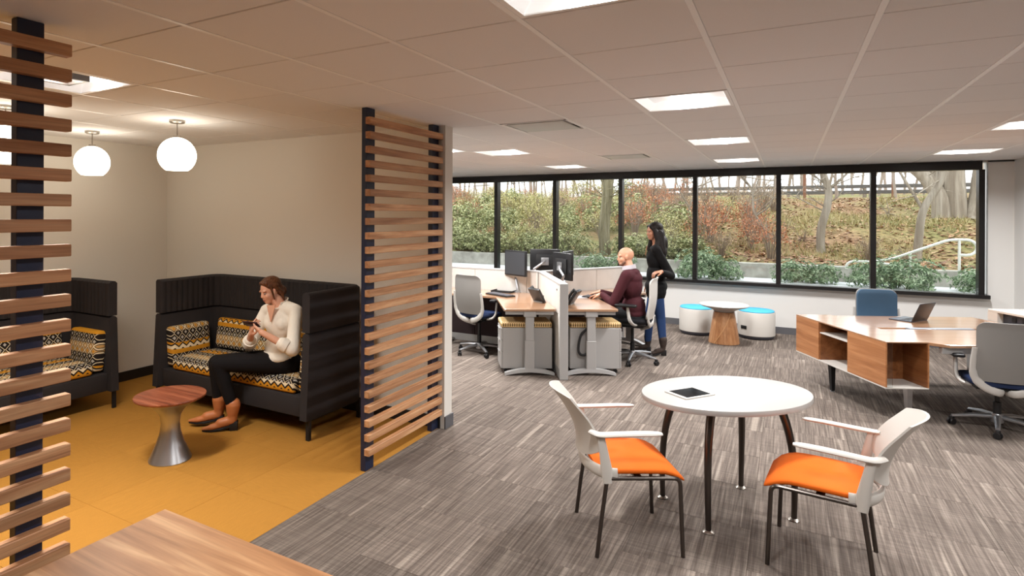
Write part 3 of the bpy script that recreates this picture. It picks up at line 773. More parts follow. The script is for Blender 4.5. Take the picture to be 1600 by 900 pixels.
def pod_desk(label, rot, mirror, label2):
    """120 degree worktop in the sector between the arms at 270 and 150 degrees, then rotated / mirrored"""
    t = thing('corner_desk', label, 'desk', Jw, YAW+R(rot))
    s = -1 if mirror else 1
    b3, n3 = u(270), Vector((-1, 0, 0)); b1, n1 = u(150), u(240); bis = u(210)
    def q(e): return bis*(e/math.sin(R(60)))
    pts = [q(.055), b3*1.385+n3*.055, b3*1.40+n3*.075, b3*1.40+n3*.64, b3*1.38+n3*.66, q(.66)*1.0, b1*1.38+n1*.66, b1*1.40+n1*.64, b1*1.40+n1*.055]
    P2 = [(s*p.x, p.y) for p in pts]
    if mirror: P2 = P2[::-1]
    MB().prism(P2, 0.742, 0.770, bev=0.003, seg=1).build('worktop', M_DESKWOOD, t)
    for bb, nn in ((b3, n3), (b1, n1)):
        def L(p): return Vector((s*p.x, p.y, 0))
        c = L(bb*1.35+nn*.355); ax = L(nn).normalized(); ay = L(bb).normalized()
        M = Matrix(((ax.x, ay.x, 0, c.x), (ax.y, ay.y, 0, c.y), (0, 0, 1, 0), (0, 0, 0, 1)))
        lg = MB().box(-0.055, 0.055, -0.03, 0.03, 0.07, 0.40, bev=0.004, seg=1, M=M).box(-0.048, 0.048, -0.025, 0.025, 0.40, 0.70, bev=0.004, seg=1, M=M).box(-0.07, 0.07, -0.04, 0.04, 0.675, 0.742, bev=0.006, seg=1, M=M).build('leg', M_DESKMET, t)
        b = MB(); rings = []
        for k in range(13):
            x = -0.285+0.57*k/12; h = 1-(x/0.285)**2
            zb = 0.045*h*0.8; zt = 0.03+0.05*h
            rings.append([M @ Vector((x, yy, zz)) for yy, zz in ((-0.035, zb), (0.035, zb), (0.03, zt), (-0.03, zt))])
        b.loft(rings).build('foot', M_DESKMET, lg)
        MB().box(-0.28, 0.28, -0.015, 0.015, 0.70, 0.742, M=M).build('top_bracket', M_DESKMET, lg, ang=0)
    return t
pod_desk('wood-topped corner desk with a standing desk phone, left side of the cluster', 0, False, '')
pod_desk('wood-topped corner desk where the man in maroon types', 0, True, '')
pod_desk('wood-topped corner desk behind the privacy panels, by the windows', 240, False, '')
def pedestal(label, loc, rz, s):
    t = thing('mobile_pedestal', label, 'cabinet', loc, rz, 'cushion-topped drawer pedestals')
    W2, D2 = 0.30, 0.19
    MB().box(-W2+0.02, W2, -D2, D2, 0.055, 0.53, bev=0.004, seg=1).build('body', M_PEDM, t)
    for z0, z1 in ((0.06, 0.25), (0.257, 0.385), (0.392, 0.525)):
        dr = MB().box(-W2, -W2+0.019, -D2, D2, z0, z1, bev=0.003, seg=1).build('drawer', M_PEDM, t)
        MB().box(-W2-0.014, -W2, -0.09, 0.09, z1-0.028, z1-0.012, bev=0.004, seg=1).build('handle', M_DESKMET, dr)
    cushion(-W2, W2, -D2, D2, 0.532, 0.598, 0.022, puff=0.008).build('seat_cushion', M_CHECK, t, ang=50)
    for sx in (-1, 1):
        for sy in (-1, 1): MB().lathe([(0, -0.012), (0.022, -0.012), (0.022, 0.012), (0, 0.012)], 14, Matrix.Translation((sx*(W2-0.06), sy*(D2-0.04), 0.0235)) @ Matrix.Rotation(PI/2, 4, 'X')).box(sx*(W2-0.06)-0.012, sx*(W2-0.06)+0.012, sy*(D2-0.04)-0.014, sy*(D2-0.04)+0.014, 0.03, 0.056).build('caster', M_BLACK, t)
    return t
pedestal('grey drawer pedestal with checked cushion under the left desk of the cluster', W(JR-0.38, 7.17), YAW, 1)
pedestal('grey drawer pedestal with checked cushion under the desk of the man in maroon', W(JR+0.43, 7.17), YAW+PI, -1)
t = thing('cable_sleeve', 'black cable sleeve looping down in front of the right drawer pedestal', 'cable', W(JR+0.30, 6.93))
t.rotation_euler.z = YAW
b = MB(); b.tube(smooth_path([(0.05, 0.0, 0.738), (0.03, 0.0, 0.56), (-0.055, 0.0, 0.46), (-0.085, 0.0, 0.30), (-0.06, 0.0, 0.235), (0.0, 0.0, 0.235), (0.035, 0, 0.30)], 6), 0.015, 10); b.build('sleeve', M_BLACK, t)
MB().tube([(0.05, 0.0, 0.738), (0.047, 0, 0.5), (0.046, 0, 0.02)], 0.012, 8).build('drop_cable', M_BLACK, t)

def monitor(label, loc, face, tilt=0, back=False, side=1):
    """screen faces local +X; origin at the arm foot on the panel or desk"""
    t = thing('monitor', label, 'monitor', loc, YAW+R(face), 'flat monitors on arms')
    h = 1.18-loc.z if True else 0
    MB().box(-0.035, 0.0, -0.215, 0.215, h-0.175, h+0.175, bev=0.006).build('casing', M_BLACK, t)
    MB().box(0.0, 0.003, -0.198, 0.198, h-0.155, h+0.158).build('screen', M_SCREEN, t, ang=0)
    MB().box(-0.055, -0.035, -0.13, 0.13, h-0.1, h+0.1, bev=0.008).build('rear_hump', M_BLACKM, t)
    a = MB(); a.box(-0.075, -0.055, -0.055, 0.055, h-0.055, h+0.055, bev=0.004)
    a.tube(smooth_path([(-0.07, 0, h), (-0.10, side*0.05, h-0.03), (-0.11, side*0.16, min(h-0.11, 0.2) if h < 0.3 else h-0.11)], 5), 0.018, 10)
    a.build('tilt_arm', M_ALU, t)
    zz = min(h-0.11, 0.2) if h < 0.3 else h-0.11
    b = MB(); b.tube(smooth_path([(-0.11, side*0.16, zz), (-0.09, side*0.08, zz*0.55+0.03), (-0.05, 0.0, 0.05), (-0.05, 0, 0.0)], 5), 0.017, 10); b.lathe([(0, 0), (0.045, 0), (0.045, 0.012), (0.02, 0.02), (0, 0.02)], 20, Matrix.Translation((-0.05, 0, 0)))
    b.build('lower_arm', M_ALU, t)
    return t
p = W(1.01, 8.30); p.z = 0.77
monitor('black monitor on the left desk, dark screen turned to the left', p, 215, side=-1)
p = W(1.50, 8.72); p.z = 0.77
monitor('black monitor seen from behind with silver arm, beyond the panels', p, 80, side=1)
p = W(1.60, 7.85); p.z = 0.77
monitor('black monitor seen almost edge-on, serving the man in maroon', p, 22, side=-1)
p = W(1.75, 8.24); p.z = 0.77
m4 = monitor('second monitor partly hidden behind the edge-on monitor', p, 330, side=1)

def phone(label, loc, face):
    t = thing('desk_phone', label, 'telephone', loc, YAW+R(face), 'desk phones')
    M = Matrix.Translation((0.0, 0, 0.09)) @ Matrix.Rotation(R(-58), 4, 'Y')
    MB().box(-0.10, 0.10, -0.095, 0.095, -0.018, 0.018, bev=0.008, M=M).build('body', M_BLACK, t)
    MB().box(-0.02, 0.085, -0.02, 0.08, 0.018, 0.021, M=M).build('screen', plain('phone_display', rgb(150, 156, 160), 0.2), t, ang=0)
    MB().tube([M @ Vector(q) for q in ((-0.095, -0.065, 0.03), (-0.05, -0.065, 0.042), (0.05, -0.065, 0.042), (0.095, -0.065, 0.03))], [0.024, 0.017, 0.017, 0.024], 10).build('handset', M_BLACKM, t)
    MB().box(-0.1, -0.02, -0.07, 0.07, 0, 0.012, bev=0.004).box(-0.075, -0.06, -0.05, 0.05, 0.0, 0.09).build('stand', M_GREYD, t)
    b = MB()
    for i in range(4):
        for j in range(3): b.box(-0.085+i*0.017, -0.073+i*0.017, -0.015+j*0.026, 0.005+j*0.026, 0.018, 0.0215, M=M)
    tag(b.build('keypad', M_GREYP, t, ang=0), kind='stuff')
p = W(1.17, 7.38); p.z = 0.77
phone('black desk phone standing upright on the left desk', p, 215)
p = W(1.60, 7.22); p.z = 0.77
phone('black desk phone beside the laptop on the desk of the man in maroon', p, 330)
def keyboard(label, loc, face):
    t = thing('keyboard', label, 'keyboard', loc, YAW+R(face))
    MB().box(-0.22, 0.22, -0.075, 0.075, 0, 0.018, bev=0.004).build('body', M_BLACK, t)
    b = MB()
    for j in range(5):
        for i in range(18): b.box(-0.205+i*0.0228, -0.187+i*0.0228, -0.062+j*0.025, -0.042+j*0.025, 0.018, 0.0235)
    tag(b.build('keys', plain('grey_keys', rgb(92, 92, 98), 0.5), t, ang=0), kind='stuff')
p = W(0.78, 8.02); p.z = 0.77
keyboard('dark keyboard on the left desk in front of the turned monitor', p, 125)
p = W(2.02, 7.98); p.z = 0.77
keyboard('dark keyboard under the hands of the man in maroon', p, 55)
p = W(0.86, 8.38); p.z = 0.77
t = thing('document_tray', 'flat black tray behind the keyboard on the left desk', 'tray', p, YAW+R(150))
MB().box(-0.15, 0.15, -0.1, 0.1, 0, 0.006).box(-0.15, 0.15, 0.094, 0.1, 0, 0.025).box(-0.15, -0.144, -0.1, 0.1, 0, 0.025).box(0.144, 0.15, -0.1, 0.1, 0, 0.025).build('pan', M_BLACKM, t, ang=0)
p = W(1.78, 7.86); p.z = 0.77
t = thing('paper_sheet', 'white printed sheets lying beside the hands of the man in maroon', 'paper', p, YAW+R(20))
MB().box(-0.13, 0.13, -0.1, 0.1, 0, 0.006).build('sheets', plain('paper_white', rgb(226, 230, 236), 0.6), t, ang=0)

# ------------------------------------------------------------------ wobble stools and cone table by the window wall
def stool(label, loc, rz):
    t = thing('drum_stool', label, 'stool', loc, rz, 'white drum stools with blue tops')
    MB().lathe([(0, 0), (0.2, 0), (0.235, 0.012), (0.25, 0.04), (0.25, 0.05), (0, 0.05)], 40).build('rubber_base', plain('dark_rubber_%d' % len(bpy.data.materials), rgb(62, 62, 70), 0.6), t)
    MB().lathe([(0, 0.05), (0.25, 0.05), (0.257, 0.055), (0.258, 0.39), (0.252, 0.402), (0, 0.402)], 48).build('drum', M_WHITEP, t)
    MB().lathe([(0, 0.402), (0.243, 0.402), (0.248, 0.412), (0.235, 0.425), (0.15, 0.435), (0, 0.438)], 48).build('seat_top', M_TURQ, t)
    MB().box(-0.05, 0.05, -0.262, -0.255, 0.15, 0.20, bev=0.003).build('handle', M_BLACK, t)
stool('white drum stool with turquoise top left of the cone table', W(4.02, 9.42), YAW+R(60))
stool('white drum stool with turquoise top right of the cone table', W(4.79, 9.10), YAW+R(-68))
t = thing('cone_table', 'small round white table on a wooden cone between the two drum stools', 'table', W(4.12, 8.72))
MB().lathe([(0, 0), (0.205, 0), (0.21, 0.006), (0.208, 0.02), (0.143, 0.44), (0.14, 0.455), (0, 0.455)], 48).build('cone', M_CONEWOOD, t)
MB().lathe([(0, 0.455), (0.13, 0.455), (0.15, 0.475), (0.2, 0.50), (0.30, 0.53), (0.335, 0.548), (0.337, 0.556), (0.325, 0.565), (0, 0.568)], 56).build('dish_top', M_WHITETOP, t)
b = MB(); 
b.tube([Vector((0.21*math.cos(a)*(1-0.32*k), 0.21*math.sin(a)*(1-0.32*k), 0.02+0.42*k)) for k, a in [(i/12, R(-120)-YAW*0+R(70)*i/12) for i in range(13)]], 0.005, 6)
b.build('veneer_seam', plain('pale_veneer_seam', rgb(216, 166, 116), 0.45), t)

# ------------------------------------------------------------------ right-hand desk group
ROT = YAW - R(2.9)
o = W(3.935, 5.291)
def at(x, y, z=0.0): return o + Vector((x*math.cos(ROT)-y*math.sin(ROT), x*math.sin(ROT)+y*math.cos(ROT), z))
t = thing('credenza', 'long low wooden credenza with open ends beside the right desk', 'cabinet', o, ROT)
L, D, Z0, Z1 = 1.466, 0.373, 0.322, 0.74
def bxp(name, x0, x1, y0, y1, z0, z1, m, parent=t): return MB().box(x0, x1, y0, y1, z0, z1, bev=0.0015, seg=1).build(name, m, parent)
bxp('top', 0, D, 0, L, Z1-0.012, Z1, M_DESKWOOD)
bxp('bottom_panel', 0, D, 0, L, Z0, Z0+0.012, M_WHITEP)
bxp('back_panel', D-0.012, D, 0, L, Z0+0.012, Z1-0.012, M_CREDWOOD)
bxp('front_panel', 0, 0.014, 0.0, 0.545, Z0+0.012, Z1-0.012, M_CREDWOOD)
bxp('front_panel', 0, 0.014, 1.03, L, Z0+0.012, Z1-0.012, M_CREDWOOD)
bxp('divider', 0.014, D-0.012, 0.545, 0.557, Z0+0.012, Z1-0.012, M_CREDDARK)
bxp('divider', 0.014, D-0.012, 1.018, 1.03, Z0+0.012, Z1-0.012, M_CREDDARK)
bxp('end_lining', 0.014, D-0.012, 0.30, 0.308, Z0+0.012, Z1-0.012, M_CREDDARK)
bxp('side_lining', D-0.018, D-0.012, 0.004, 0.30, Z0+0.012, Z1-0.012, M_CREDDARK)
bxp('end_panel', 0.014, D-0.012, L-0.012, L, Z0+0.012, Z1-0.012, M_CREDWOOD)
bxp('shelf', 0.006, D-0.012, 0.557, 1.018, 0.615, 0.626, M_WHITEP)
MB().box(0.014, 0.06, 0.0, 0.004, Z0+0.012, Z1-0.012).build('glass_edge', M_GLASS, t, ang=0)
for (x, y, m) in ((0.30, 0.16, M_ALU), (0.13, 1.02, M_BLACKM)):
    lg = MB(); rings = []
    for z, wd in ((Z0, 0.05), (0.16, 0.04), (0.012, 0.03)):
        xx = x + 0.03*(Z0-z); rings.append([Vector((xx-wd/2, y-wd*0.6, z)), Vector((xx+wd/2, y-wd*0.6, z)), Vector((xx+wd/2, y+wd*0.6, z)), Vector((xx-wd/2, y+wd*0.6, z))])
    l_ = lg.loft(rings).build('leg', m, t)
    MB().lathe([(0, 0), (0.02, 0), (0.02, 0.006), (0.006, 0.012), (0, 0.014)], 16, Matrix.Translation((x+0.03*(Z0-0.012), y, 0))).build('foot_glide', M_ALU, l_)
# bench worktops
t = thing('bench_desk', 'light wood bench desk joined behind the credenza, laptop on top', 'desk', at(0.40, 0.0), ROT)
ZD = 0.722
MB().prism([(0.0, 0.12), (0.05, 0.06), (0.13, -0.02), (1.55, -0.02), (1.55, 0.72), (0.0, 0.72)], ZD-0.028, ZD, bev=0.003, seg=1).build('worktop', M_DESKWOOD, t)
MB().prism([(0.0, 0.80), (1.55, 0.80), (1.55, 1.52), (0.0, 1.52)], ZD-0.028, ZD, bev=0.003, seg=1).build('worktop', M_DESKWOOD, t)
MB().box(0.0, 1.55, 0.722, 0.798, ZD-0.06, ZD-0.03).build('cable_trough', M_DESKMET, t, ang=0)
MB().box(0.32, 0.95, 0.725, 0.795, ZD-0.012, ZD+0.006, bev=0.004).build('trough_lid', plain('steel_blue_lid', rgb(150, 156, 166), 0.35, 0.5), t)
MB().box(0.1, 1.5, 0.02, 0.06, ZD-0.085, ZD-0.028).build('front_rail', M_DESKMET, t, ang=0)
for x in (1.45,):
    for y in (0.1, 1.40): MB().box(x-0.03, x+0.03, y-0.03, y+0.03, 0, ZD-0.028, bev=0.004, seg=1).build('leg', M_DESKMET, t)
t = thing('power_cabinet', 'white box with dark socket recess standing at the end of the bench desk', 'cabinet', at(1.97, 0.62), ROT)
MB().box(0.02, 0.5, 0.0, 0.72, 0, 0.70).build('body', M_WHITEP, t, ang=0)
MB().box(0.0, 0.5, 0.0, 0.72, 0.82, 0.845, bev=0.003, seg=1).build('lid', M_WHITEP, t)
MB().box(0.0, 0.5, 0.0, 0.14, 0.70, 0.82).build('end_block', M_WHITEP, t, ang=0)
MB().box(0.0, 0.5, 0.60, 0.72, 0.70, 0.82).build('end_block', M_WHITEP, t, ang=0)
MB().box(0.06, 0.5, 0.14, 0.60, 0.70, 0.82).build('socket_panel', plain('dark_socket_panel', rgb(58, 58, 66), 0.5), t, ang=0)
for k in range(3): MB().box(0.052, 0.06, 0.2+k*0.12, 0.25+k*0.12, 0.74, 0.79, bev=0.003, seg=1).build('socket', M_BLACK, t)
MB().box(0.28, 0.36, 0.05, 0.67, 0.845, 0.85).build('top_inlay', M_DESKMET, t, ang=0)
p = W(5.09, 6.52); p.z = 0.0
t = thing('laptop', 'open dark laptop on the bench desk, seen from behind its lid', 'laptop', Vector((p.x, p.y, ZD)), YAW+R(207))
MB().box(-0.16, 0.16, -0.11, 0.11, 0, 0.014, bev=0.004).build('base', plain('laptop_shell', rgb(84, 88, 98), 0.35, 0.5), t)
M = Matrix.Translation((0, 0.108, 0.012)) @ Matrix.Rotation(R(-22), 4, 'X')
lid = MB().box(-0.16, 0.16, -0.004, 0.004, 0, 0.21, bev=0.003, M=M).build('lid', plain('laptop_lid', rgb(52, 54, 60), 0.35, 0.4), t)
MB().box(-0.148, 0.148, -0.0052, -0.0042, 0.012, 0.2, M=M).build('screen', plain('laptop_screen', rgb(20, 22, 28), 0.15), lid, ang=0)
b = MB()
for i in range(12):
    for j in range(4): b.box(-0.14+i*0.0235, -0.122+i*0.0235, -0.02+j*0.024, -0.002+j*0.024, 0.014, 0.0155)
tag(b.build('keys', M_BLACK, t, ang=0), kind='stuff')
# ------------------------------------------------------------------ outdoors: terrace, concrete wall, bank, plants
def hz(x, y):
    if y < 13.1: return 0.66
    z = 0.90 + (y-13.15)/7.35*1.45 if y < 20.5 else 2.35 + (y-20.5)*0.035
    f = min(1.0, max(0.0, (y-13.2)/0.8))
    return z + f*(0.16*noise.noise(Vector((x*0.45, y*0.45, 0))) + 0.06*noise.noise(Vector((x*1.7, y*1.7, 3))))
b = MB(); b.box(-26, 14, WY+0.12, 13.0, 0.55, 0.66); o = b.build('terrace_ground', plain('pale_concrete_terrace', rgb(214, 216, 216), 0.8, bump=0.2, bscale=40), ang=0); o['kind'] = 'structure'
t = NT('weathered_concrete'); n = t.noise(t.coord((1, 1, 1)), 5, 5); t.col(t.ramp(n, [(0.3, rgb(140, 136, 126)), (0.7, rgb(188, 184, 174))])); t.set(Roughness=0.85); t.bump(n, 0.3, 0.01)
b = MB(); b.box(-26, 14, 13.0, 13.2, 0.5, 0.94, bev=0.01, seg=1); o = b.build('trim_1', t.m, ang=0); o['kind'] = 'structure'
t = NT('leaf_litter_bank')
n1 = t.noise(t.coord((1, 1, 1)), 0.5, 4, 0.6); n2 = t.noise(t.coord((1, 1, 1)), 14, 4, 0.7)
c1 = t.ramp(n1, [(0.38, rgb(150, 116, 84)), (0.5, rgb(146, 128, 84)), (0.6, rgb(124, 122, 72))])
c = t.mix(0.85, c1, t.ramp(n2, [(0.3, (0.45, 0.42, 0.4, 1)), (0.55, (1, 1, 1, 1)), (0.75, (1.35, 1.25, 1.15, 1))]), 'MULTIPLY')
t.col(c); t.set(Roughness=0.95); t.bump(n2, 0.8, 0.05)
b = MB(); NX, NY = 110, 60; g = []
for j in range(NY+1):
    y = 13.19 + 36*(j/NY)**1.7
    g.append([b.bm.verts.new((x, y, hz(x, y))) for x in [-34+56*i/NX for i in range(NX+1)]])
for j in range(NY):
    for i in range(NX): b.bm.faces.new((g[j][i], g[j][i+1], g[j+1][i+1], g[j+1][i]))
bank = b.build('bank_ground', t.m, ang=80); bank['kind'] = 'structure'
BAYS = (-.558, -.4635, -.3508, -.2386, -.1249, -.0112, .1014, .2109)
BN = ('first', 'second', 'third', 'fourth', 'fifth', 'sixth', 'seventh')
def bay(x, y):
    q = x/y
    for k in range(7):
        if BAYS[k] <= q < BAYS[k+1]: return BN[k]
    return None
def leafmat(name, c1, c2, c3):
    t = NT(name); tc = t.add('ShaderNodeNewGeometry')
    t.col(t.ramp((tc.outputs['Random Per Island']), [(0.1, c1), (0.5, c2), (0.9, c3)])); t.set(Roughness=0.55); return t.m
L_GREEN = leafmat('broad_green_leaf', rgb(88, 98, 54), rgb(140, 144, 88), rgb(198, 196, 148))
L_GLOSSY = leafmat('glossy_green_leaf', rgb(74, 98, 66), rgb(114, 138, 98), rgb(176, 192, 156))
L_OLIVE = leafmat('olive_leaf', rgb(134, 130, 78), rgb(172, 164, 104), rgb(204, 192, 140))
L_RUST = leafmat('rust_leaf', rgb(150, 84, 54), rgb(190, 116, 78), rgb(204, 156, 116))
L_TAN = leafmat('dry_tan_leaf', rgb(138, 114, 84), rgb(172, 148, 114), rgb(196, 176, 142))
M_TWIG = plain('grey_brown_twig', rgb(138, 122, 106), 0.9)
M_BARK = wood('grey_bark', rgb(112, 98, 84), rgb(142, 130, 114), rgb(170, 160, 146), axis=2, rough=0.9, scale=.4, rnd=False)
M_BARKM = wood('mossy_bark', rgb(86, 80, 56), rgb(122, 112, 84), rgb(150, 142, 118), axis=2, rough=0.9, rnd=False)
rs = random.Random(11)
def leaf_bush(name, m, n, lw, ll, rad, h, whorl=True, up=0.3):
    b = MB(); rnd = rs
    def leaf(p, d, w_, l_):
        s = d.cross(Vector((rnd.uniform(-1, 1), rnd.uniform(-1, 1), rnd.uniform(0.2, 1)))).normalized()
        nn = d.cross(s); q = [p, p+d*l_*0.5+s*w_, p+d*l_+nn*l_*0.12, p+d*l_*0.5-s*w_]
        v = [b.bm.verts.new(x) for x in q]
        b.bm.faces.new((v[0], v[1], v[2])); b.bm.faces.new((v[0], v[2], v[3]))
    for k in range(n):
        a = rnd.uniform(0, 2*PI); e = rnd.uniform(-0.75 if whorl else -0.15, 1); rr = rnd.uniform(0.55, 1.0)*(1+0.25*math.sin(3*a+e*4))
        ce = math.sqrt(max(0, 1-e*e))
        c = Vector((rad*rr*ce*math.cos(a), rad*rr*ce*math.sin(a), h*(0.42+0.55*e*rr)))
        base = Vector((math.cos(a)*ce, math.sin(a)*ce, e+up)).normalized()
        if whorl:
            for q in range(6):
                th = 2*PI*q/6+rnd.uniform(-.3, .3); o1 = base.orthogonal().normalized(); o2 = base.cross(o1)
                d = (o1*math.cos(th)+o2*math.sin(th)+base*rnd.uniform(0.0, 0.6)-Vector((0, 0, 0.25))).normalized()
                leaf(c, d, lw*rnd.uniform(.7, 1.2), ll*rnd.uniform(.7, 1.2))
        else:
            d = (base+Vector((rnd.uniform(-1, 1), rnd.uniform(-1, 1), rnd.uniform(-.6, 1)))).normalized(); leaf(c, d, lw*rnd.uniform(.6, 1.3), ll*rnd.uniform(.6, 1.3))
    me = b.mesh(name, 0); me.materials.append(m); return me
def stems(n, rad, h, r0=0.012, m=None, wig=0.12, name='stems'):
    b = MB()
    for k in range(n):
        a = rs.uniform(0, 2*PI); q = rs.uniform(0.2, 1)*rad; top = Vector((q*math.cos(a), q*math.sin(a), h*rs.uniform(.6, 1)))
        pts = [Vector((0.15*q*math.cos(a), 0.15*q*math.sin(a), -0.05))]
        for i in range(1, 5): pts.append(top*(i/4) + Vector((rs.uniform(-wig, wig), rs.uniform(-wig, wig), 0))*q*0.6*(i/4))
        b.tube(pts, [r0, r0*.8, r0*.6, r0*.45, r0*.25], 4)
        for s in range(2):
            p0 = pts[rs.randint(2, 3)]; d = Vector((rs.uniform(-1, 1), rs.uniform(-1, 1), rs.uniform(0.2, 1))).normalized()*rad*0.4
            b.tube([p0, p0+d*0.5+Vector((0, 0, .03)), p0+d], [r0*.5, r0*.4, r0*.2], 3)
    me = b.mesh(name, 60); me.materials.append(m or M_TWIG); return me
protos = {'green': [(leaf_bush('foliage', L_GREEN, 300, .017, .10, .62, 1.0), stems(9, .5, .8)) for k in range(3)],
          'glossy': [(leaf_bush('foliage', L_GLOSSY, 330, .021, .115, .66, .92, True, .5), stems(8, .4, .6)) for k in range(2)],
          'olive': [(leaf_bush('foliage', L_OLIVE, 950, .014, .06, .62, 1.0, False), stems(16, .6, 1.0)) for k in range(2)],
          'rust': [(leaf_bush('foliage', L_RUST, 640, .014, .055, .5, 1.15, False, .8), stems(22, .5, 1.25)) for k in range(2)],
          'tan': [(leaf_bush('foliage', L_TAN, 420, .010, .06, .55, .9, False, .5), stems(34, .55, 1.0)) for k in range(2)]}
KD = {'glossy': 'glossy green shrub', 'green': 'broad-leaved green shrub', 'olive': 'olive-yellow leafy shrub', 'rust': 'rust-red dry-leaved shrub', 'tan': 'pale bare twiggy shrub'}
def shrub(kind, x, y, s, label=None, sz=None):
    bn = bay(x, y)
    if bn is None and label is None:
        if x/y > -.5: return
        label = '%s on the bank, hidden left of the first window bay' % KD[kind]; far_left = True
    else: far_left = False
    q0 = [BAYS[BN.index(bn)], BAYS[BN.index(bn)+1]] if bn else [0, 1]; fr = (x/y-q0[0])/(q0[1]-q0[0]); part = 'left' if fr < .34 else 'middle' if fr < .67 else 'right'
    hgt = 'at the foot of the bank' if y < 14.2 else 'low on the bank' if y < 15.4 else 'halfway up the bank' if y < 17.2 else 'high on the bank' if y < 18.6 else 'near the crest'
    lab = label or '%s %s, %s of the %s window bay' % (KD[kind], hgt, part, bn)
    f, st = rs.choice(protos[kind])
    t = thing('shrub', lab, 'shrub', (x, y, hz(x, y)-0.03), rs.uniform(0, 6.28), ('%ss left of the first window bay' % KD[kind]) if far_left else None if label else '%ss %s, %s of the %s window bay' % (KD[kind], hgt, part, bn))
    t.scale = (s, s, sz or s)
    a = obj('foliage', f, None, t); a['kind'] = 'stuff'; obj('stems', st, None, t)
# rhododendrons on the terrace in front of the concrete wall
for (x, y, s, lab) in ((-3.5, 12.45, .62, 'glossy green shrub by the wall right of the trunk, leftmost of the terrace planting'), (-2.95, 12.3, .62, 'glossy green shrub on the terrace just left of the seated man'), 
                       (-4.25, 12.5, .6, 'glossy green shrub on the terrace behind the edge-on monitor'), (-1.45, 12.3, .82, 'large glossy green shrub outside, behind the shoulder of the standing woman'), (-1.05, 12.35, .62, 'glossy green shrub on the terrace just right of the standing woman'),
                       (0.1, 12.5, .62, 'glossy green shrub by the sixth mullion above the cone table'), (0.55, 12.55, .55, 'low glossy green shrub against the concrete wall, sixth window bay'),
                       (1.25, 12.3, .70, 'glossy green shrub on the terrace left of the handrail foot'), (1.72, 12.3, .78, 'tall glossy green shrub in front of the white handrail'), (2.62, 12.4, .6, 'glossy green shrub at the right window edge under the handrail loop')):
    shrub('glossy', x, y, s*.80, lab)
# thicket on the bank
n_s = 0
for row in range(9):
    y = 13.55 + row*0.78
    x = -0.78*y
    while x < 0.22*y:
        q = x/y + rs.uniform(-.01, .01); px = None
        yy = y + rs.uniform(-.3, .3)
        k = None
        if q < -.36: k = rs.choice(['green', 'green', 'green', 'olive', 'rust'] if row < 5 else ['olive', 'tan', 'rust', 'olive', 'green'])
        elif q < -.235: k = rs.choice(['green', 'green', 'green', 'olive', 'green'] if row < 4 else ['green', 'rust', 'olive', 'rust', 'tan'])
        elif q < -.125: k = rs.choice(['green', 'olive', 'rust', 'green', 'tan'] if row < 3 else ['rust', 'olive', 'rust', 'green', 'tan'])
        elif q < -.02: k = rs.choice(['tan', 'rust', 'rust', 'tan'] if row < 4 else ['tan', 'olive', None, None])
        elif q < .06: k = rs.choice(['tan', 'olive', None] if row < 2 else [None, None, None, None, 'olive'])
        else: k = 'tan' if row < 2 and rs.random() < .35 else None
        if k and not (yy < 14.6 and abs(x+3.55) < .75) and not (13 < yy < 15 and abs(x-.6) < .4):
            s = rs.uniform(.6, .95)*(0.85 if row == 0 else 1.0)*(0.6 if (q > -.02) else 1)
            shrub(k, x, yy, s); n_s += 1
        x += rs.uniform(.7, 1.0) if q < -.02 else rs.uniform(.9, 1.4)
for k in range(22):                               # low plants crowding the top of the concrete wall
    q = -.55 + .42*k/21; y = 13.42
    if abs(q*y+3.55) > .35: shrub(rs.choice(['green', 'green', 'olive']), q*y, y, rs.uniform(.5, .68), None, .55)
# leaf litter and grass
b = MB()
for k in range(9000):
    y = 13.3 + 8*rs.random()**1.1; x = rs.uniform(-.16, .25)*y
    p = Vector((x, y, hz(x, y)+0.015)); a = rs.uniform(0, 6.28); d = Vector((math.cos(a), math.sin(a), rs.uniform(-.2, .5)))*rs.uniform(.03, .07); s = Vector((-math.sin(a), math.cos(a), rs.uniform(-.3, .3)))*rs.uniform(.015, .03)
    v = [b.bm.verts.new(q) for q in (p-d, p+s, p+d, p-s)]; b.bm.faces.new(v)
tag(b.build('leaf_litter', leafmat('fallen_leaf', rgb(120, 78, 52), rgb(168, 120, 84), rgb(196, 160, 122)), bank, ang=0), kind='stuff')
b = MB()
for k in range(9000):
    y = 13.8 + 6.6*rs.random(); x = rs.uniform(-.10, .2)*y
    if noise.noise(Vector((x*.5, y*.5, 9))) < 0.02: continue
    p = Vector((x, y, hz(x, y)-.01)); a = rs.uniform(0, 6.28); w_ = Vector((math.cos(a), math.sin(a), 0))*.008; h = Vector((rs.uniform(-.1, .1), rs.uniform(-.1, .1), rs.uniform(.08, .22)))
    v = [b.bm.verts.new(q) for q in (p-w_, p+w_, p+h)]; b.bm.faces.new(v)
tag(b.build('dry_grass', leafmat('dry_grass_blade', rgb(120, 116, 66), rgb(158, 144, 92), rgb(186, 170, 124)), bank, ang=0), kind='stuff')

